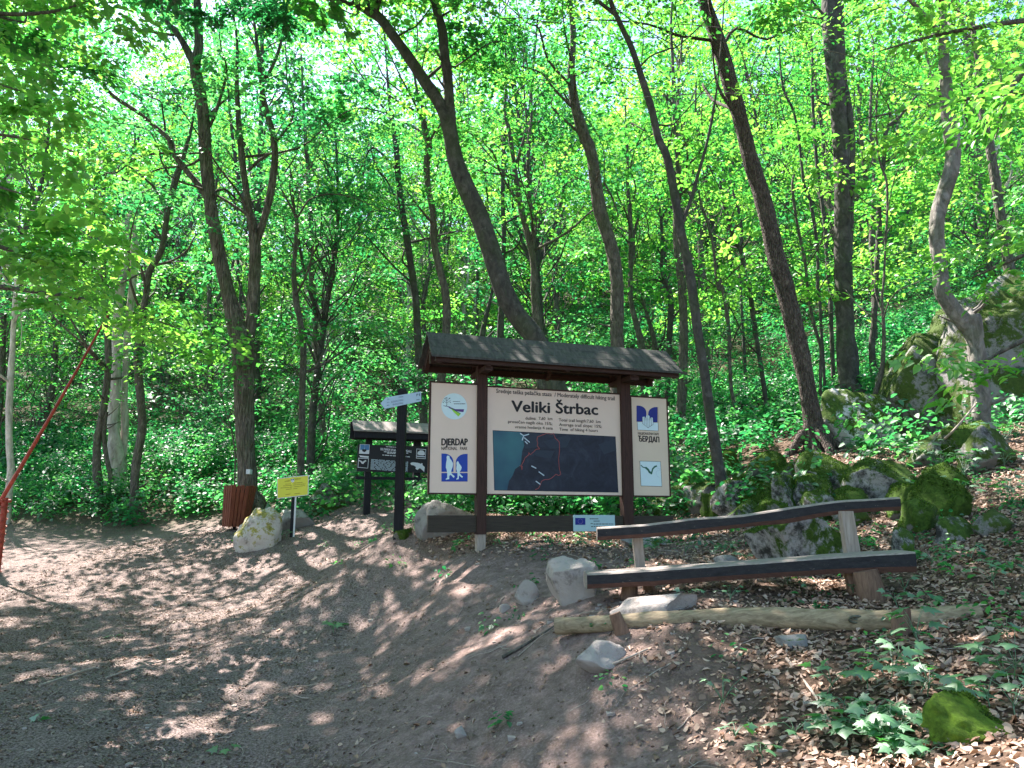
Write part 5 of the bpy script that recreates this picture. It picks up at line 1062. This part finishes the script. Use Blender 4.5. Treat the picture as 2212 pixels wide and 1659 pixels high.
for u, v, hh_, nl, ls, lab in seed:
    grp = lab.startswith(('maple seedling among', 'broad leaved seedling on', 'low seedling in the dead'))
    g0 = hit(u, v); g0[2] = h1(g0[0], g0[1]); rs_ = root('seedling', lab, 'seedling', tuple(g0), 'seedlings in the dead leaves' if grp else None); st, lf = MB(), MB()
    mz = hh_*.45; lx = rng.normal(0, .02, 2); st.tube([(0,0,-.02), (lx[0]*.5, lx[1]*.5, mz*.5), (lx[0], lx[1], mz)], [.0035, .003, .0025], 5, cap=False)
    for q in range(nl):
        a = q*2.4+rng.random(); e = np.array([math.cos(a), math.sin(a), 0])*(hh_*.3+.05)*rng.uniform(.4, 1.5)+[0, 0, hh_*rng.uniform(.55, 1.1)+.01]
        e[:2] += lx; s1 = np.array([lx[0], lx[1], mz*rng.uniform(.6, 1)]); st.tube([s1, (s1+e)/2+[0,0,.02], e], [.0018, .0015, .0012], 4, cap=False); lobed(lf, e, norm(np.array([math.cos(a), math.sin(a), -.15])), norm(np.array([rng.normal(0,.35), rng.normal(0,.35)-.15, 1])), .8*ls*rng.uniform(.8, 1.25))
    part('stem', st, M['sprig'], rs_, off=Z3); part('foliage', lf, M['sprig'], rs_, off=Z3)
# grass and low plants on the bank
x, y, z = scatter(1500, -3, 7, 4.6, 12); r_, u, v = zone(x, y, z); k_ = (rng.random(len(x)) < .10+.55*np.clip((u-1500)/600, 0, 1)*(.5+.8*vn2(x*.9, y*.9, 51)))|((v < 1190)&(rng.random(len(x)) < .35)); k_ &= ~((u<1000)&(v>1250))
x, y, z = x[k_], y[k_], z[k_]; m2 = MB(); sprays(m2, np.stack([x, y, z+.05], -1), rng.uniform(.06, .16, len(x)), 16, .05, flat=.35, tilt=.3)
single('ground_cover', m2, M['leaf_cool'], 'small green plants sprouting from the dead leaves on the bank', 'ground cover', kind='stuff')
# ------------------------------------------------------------------ light
sd = norm(np.array([-.36, .40, 0.84]))
sun = bpy.data.lights.new('sun', 'SUN'); sun.energy = 5.0; sun.angle = R(.42); sun.color = (1, .90, .875)
so = bpy.data.objects.new('sun', sun); col.objects.link(so); so.rotation_euler = Vector(sd).to_track_quat('Z', 'Y').to_euler(); so.location = (-10, 8, 30)
w = bpy.data.worlds.new('World'); sc.world = w; w.use_nodes = True; t = w.node_tree; t.nodes.clear()
sky = t.nodes.new('ShaderNodeTexSky'); sky.sky_type = 'NISHITA'; sky.sun_disc = False
sky.sun_elevation = math.asin(sd[2]); sky.sun_rotation = math.atan2(sd[0], sd[1]); sky.air_density = 1.0; sky.dust_density = 1.0
bg = t.nodes.new('ShaderNodeBackground'); bg.inputs[1].default_value = .085; t.links.new(sky.outputs[0], bg.inputs[0])
ow = t.nodes.new('ShaderNodeOutputWorld'); t.links.new(bg.outputs[0], ow.inputs[0])
sc.view_settings.view_transform = 'Standard'; sc.view_settings.look = 'None'; sc.view_settings.gamma = 1; sc.view_settings.exposure = 2.42
sc.cycles.max_bounces = 7; sc.cycles.diffuse_bounces = 4; sc.cycles.transmission_bounces = 4; sc.cycles.glossy_bounces = 2
sc.cycles.use_denoising = True; sc.cycles.sample_clamp_indirect = 6
print('scene done')
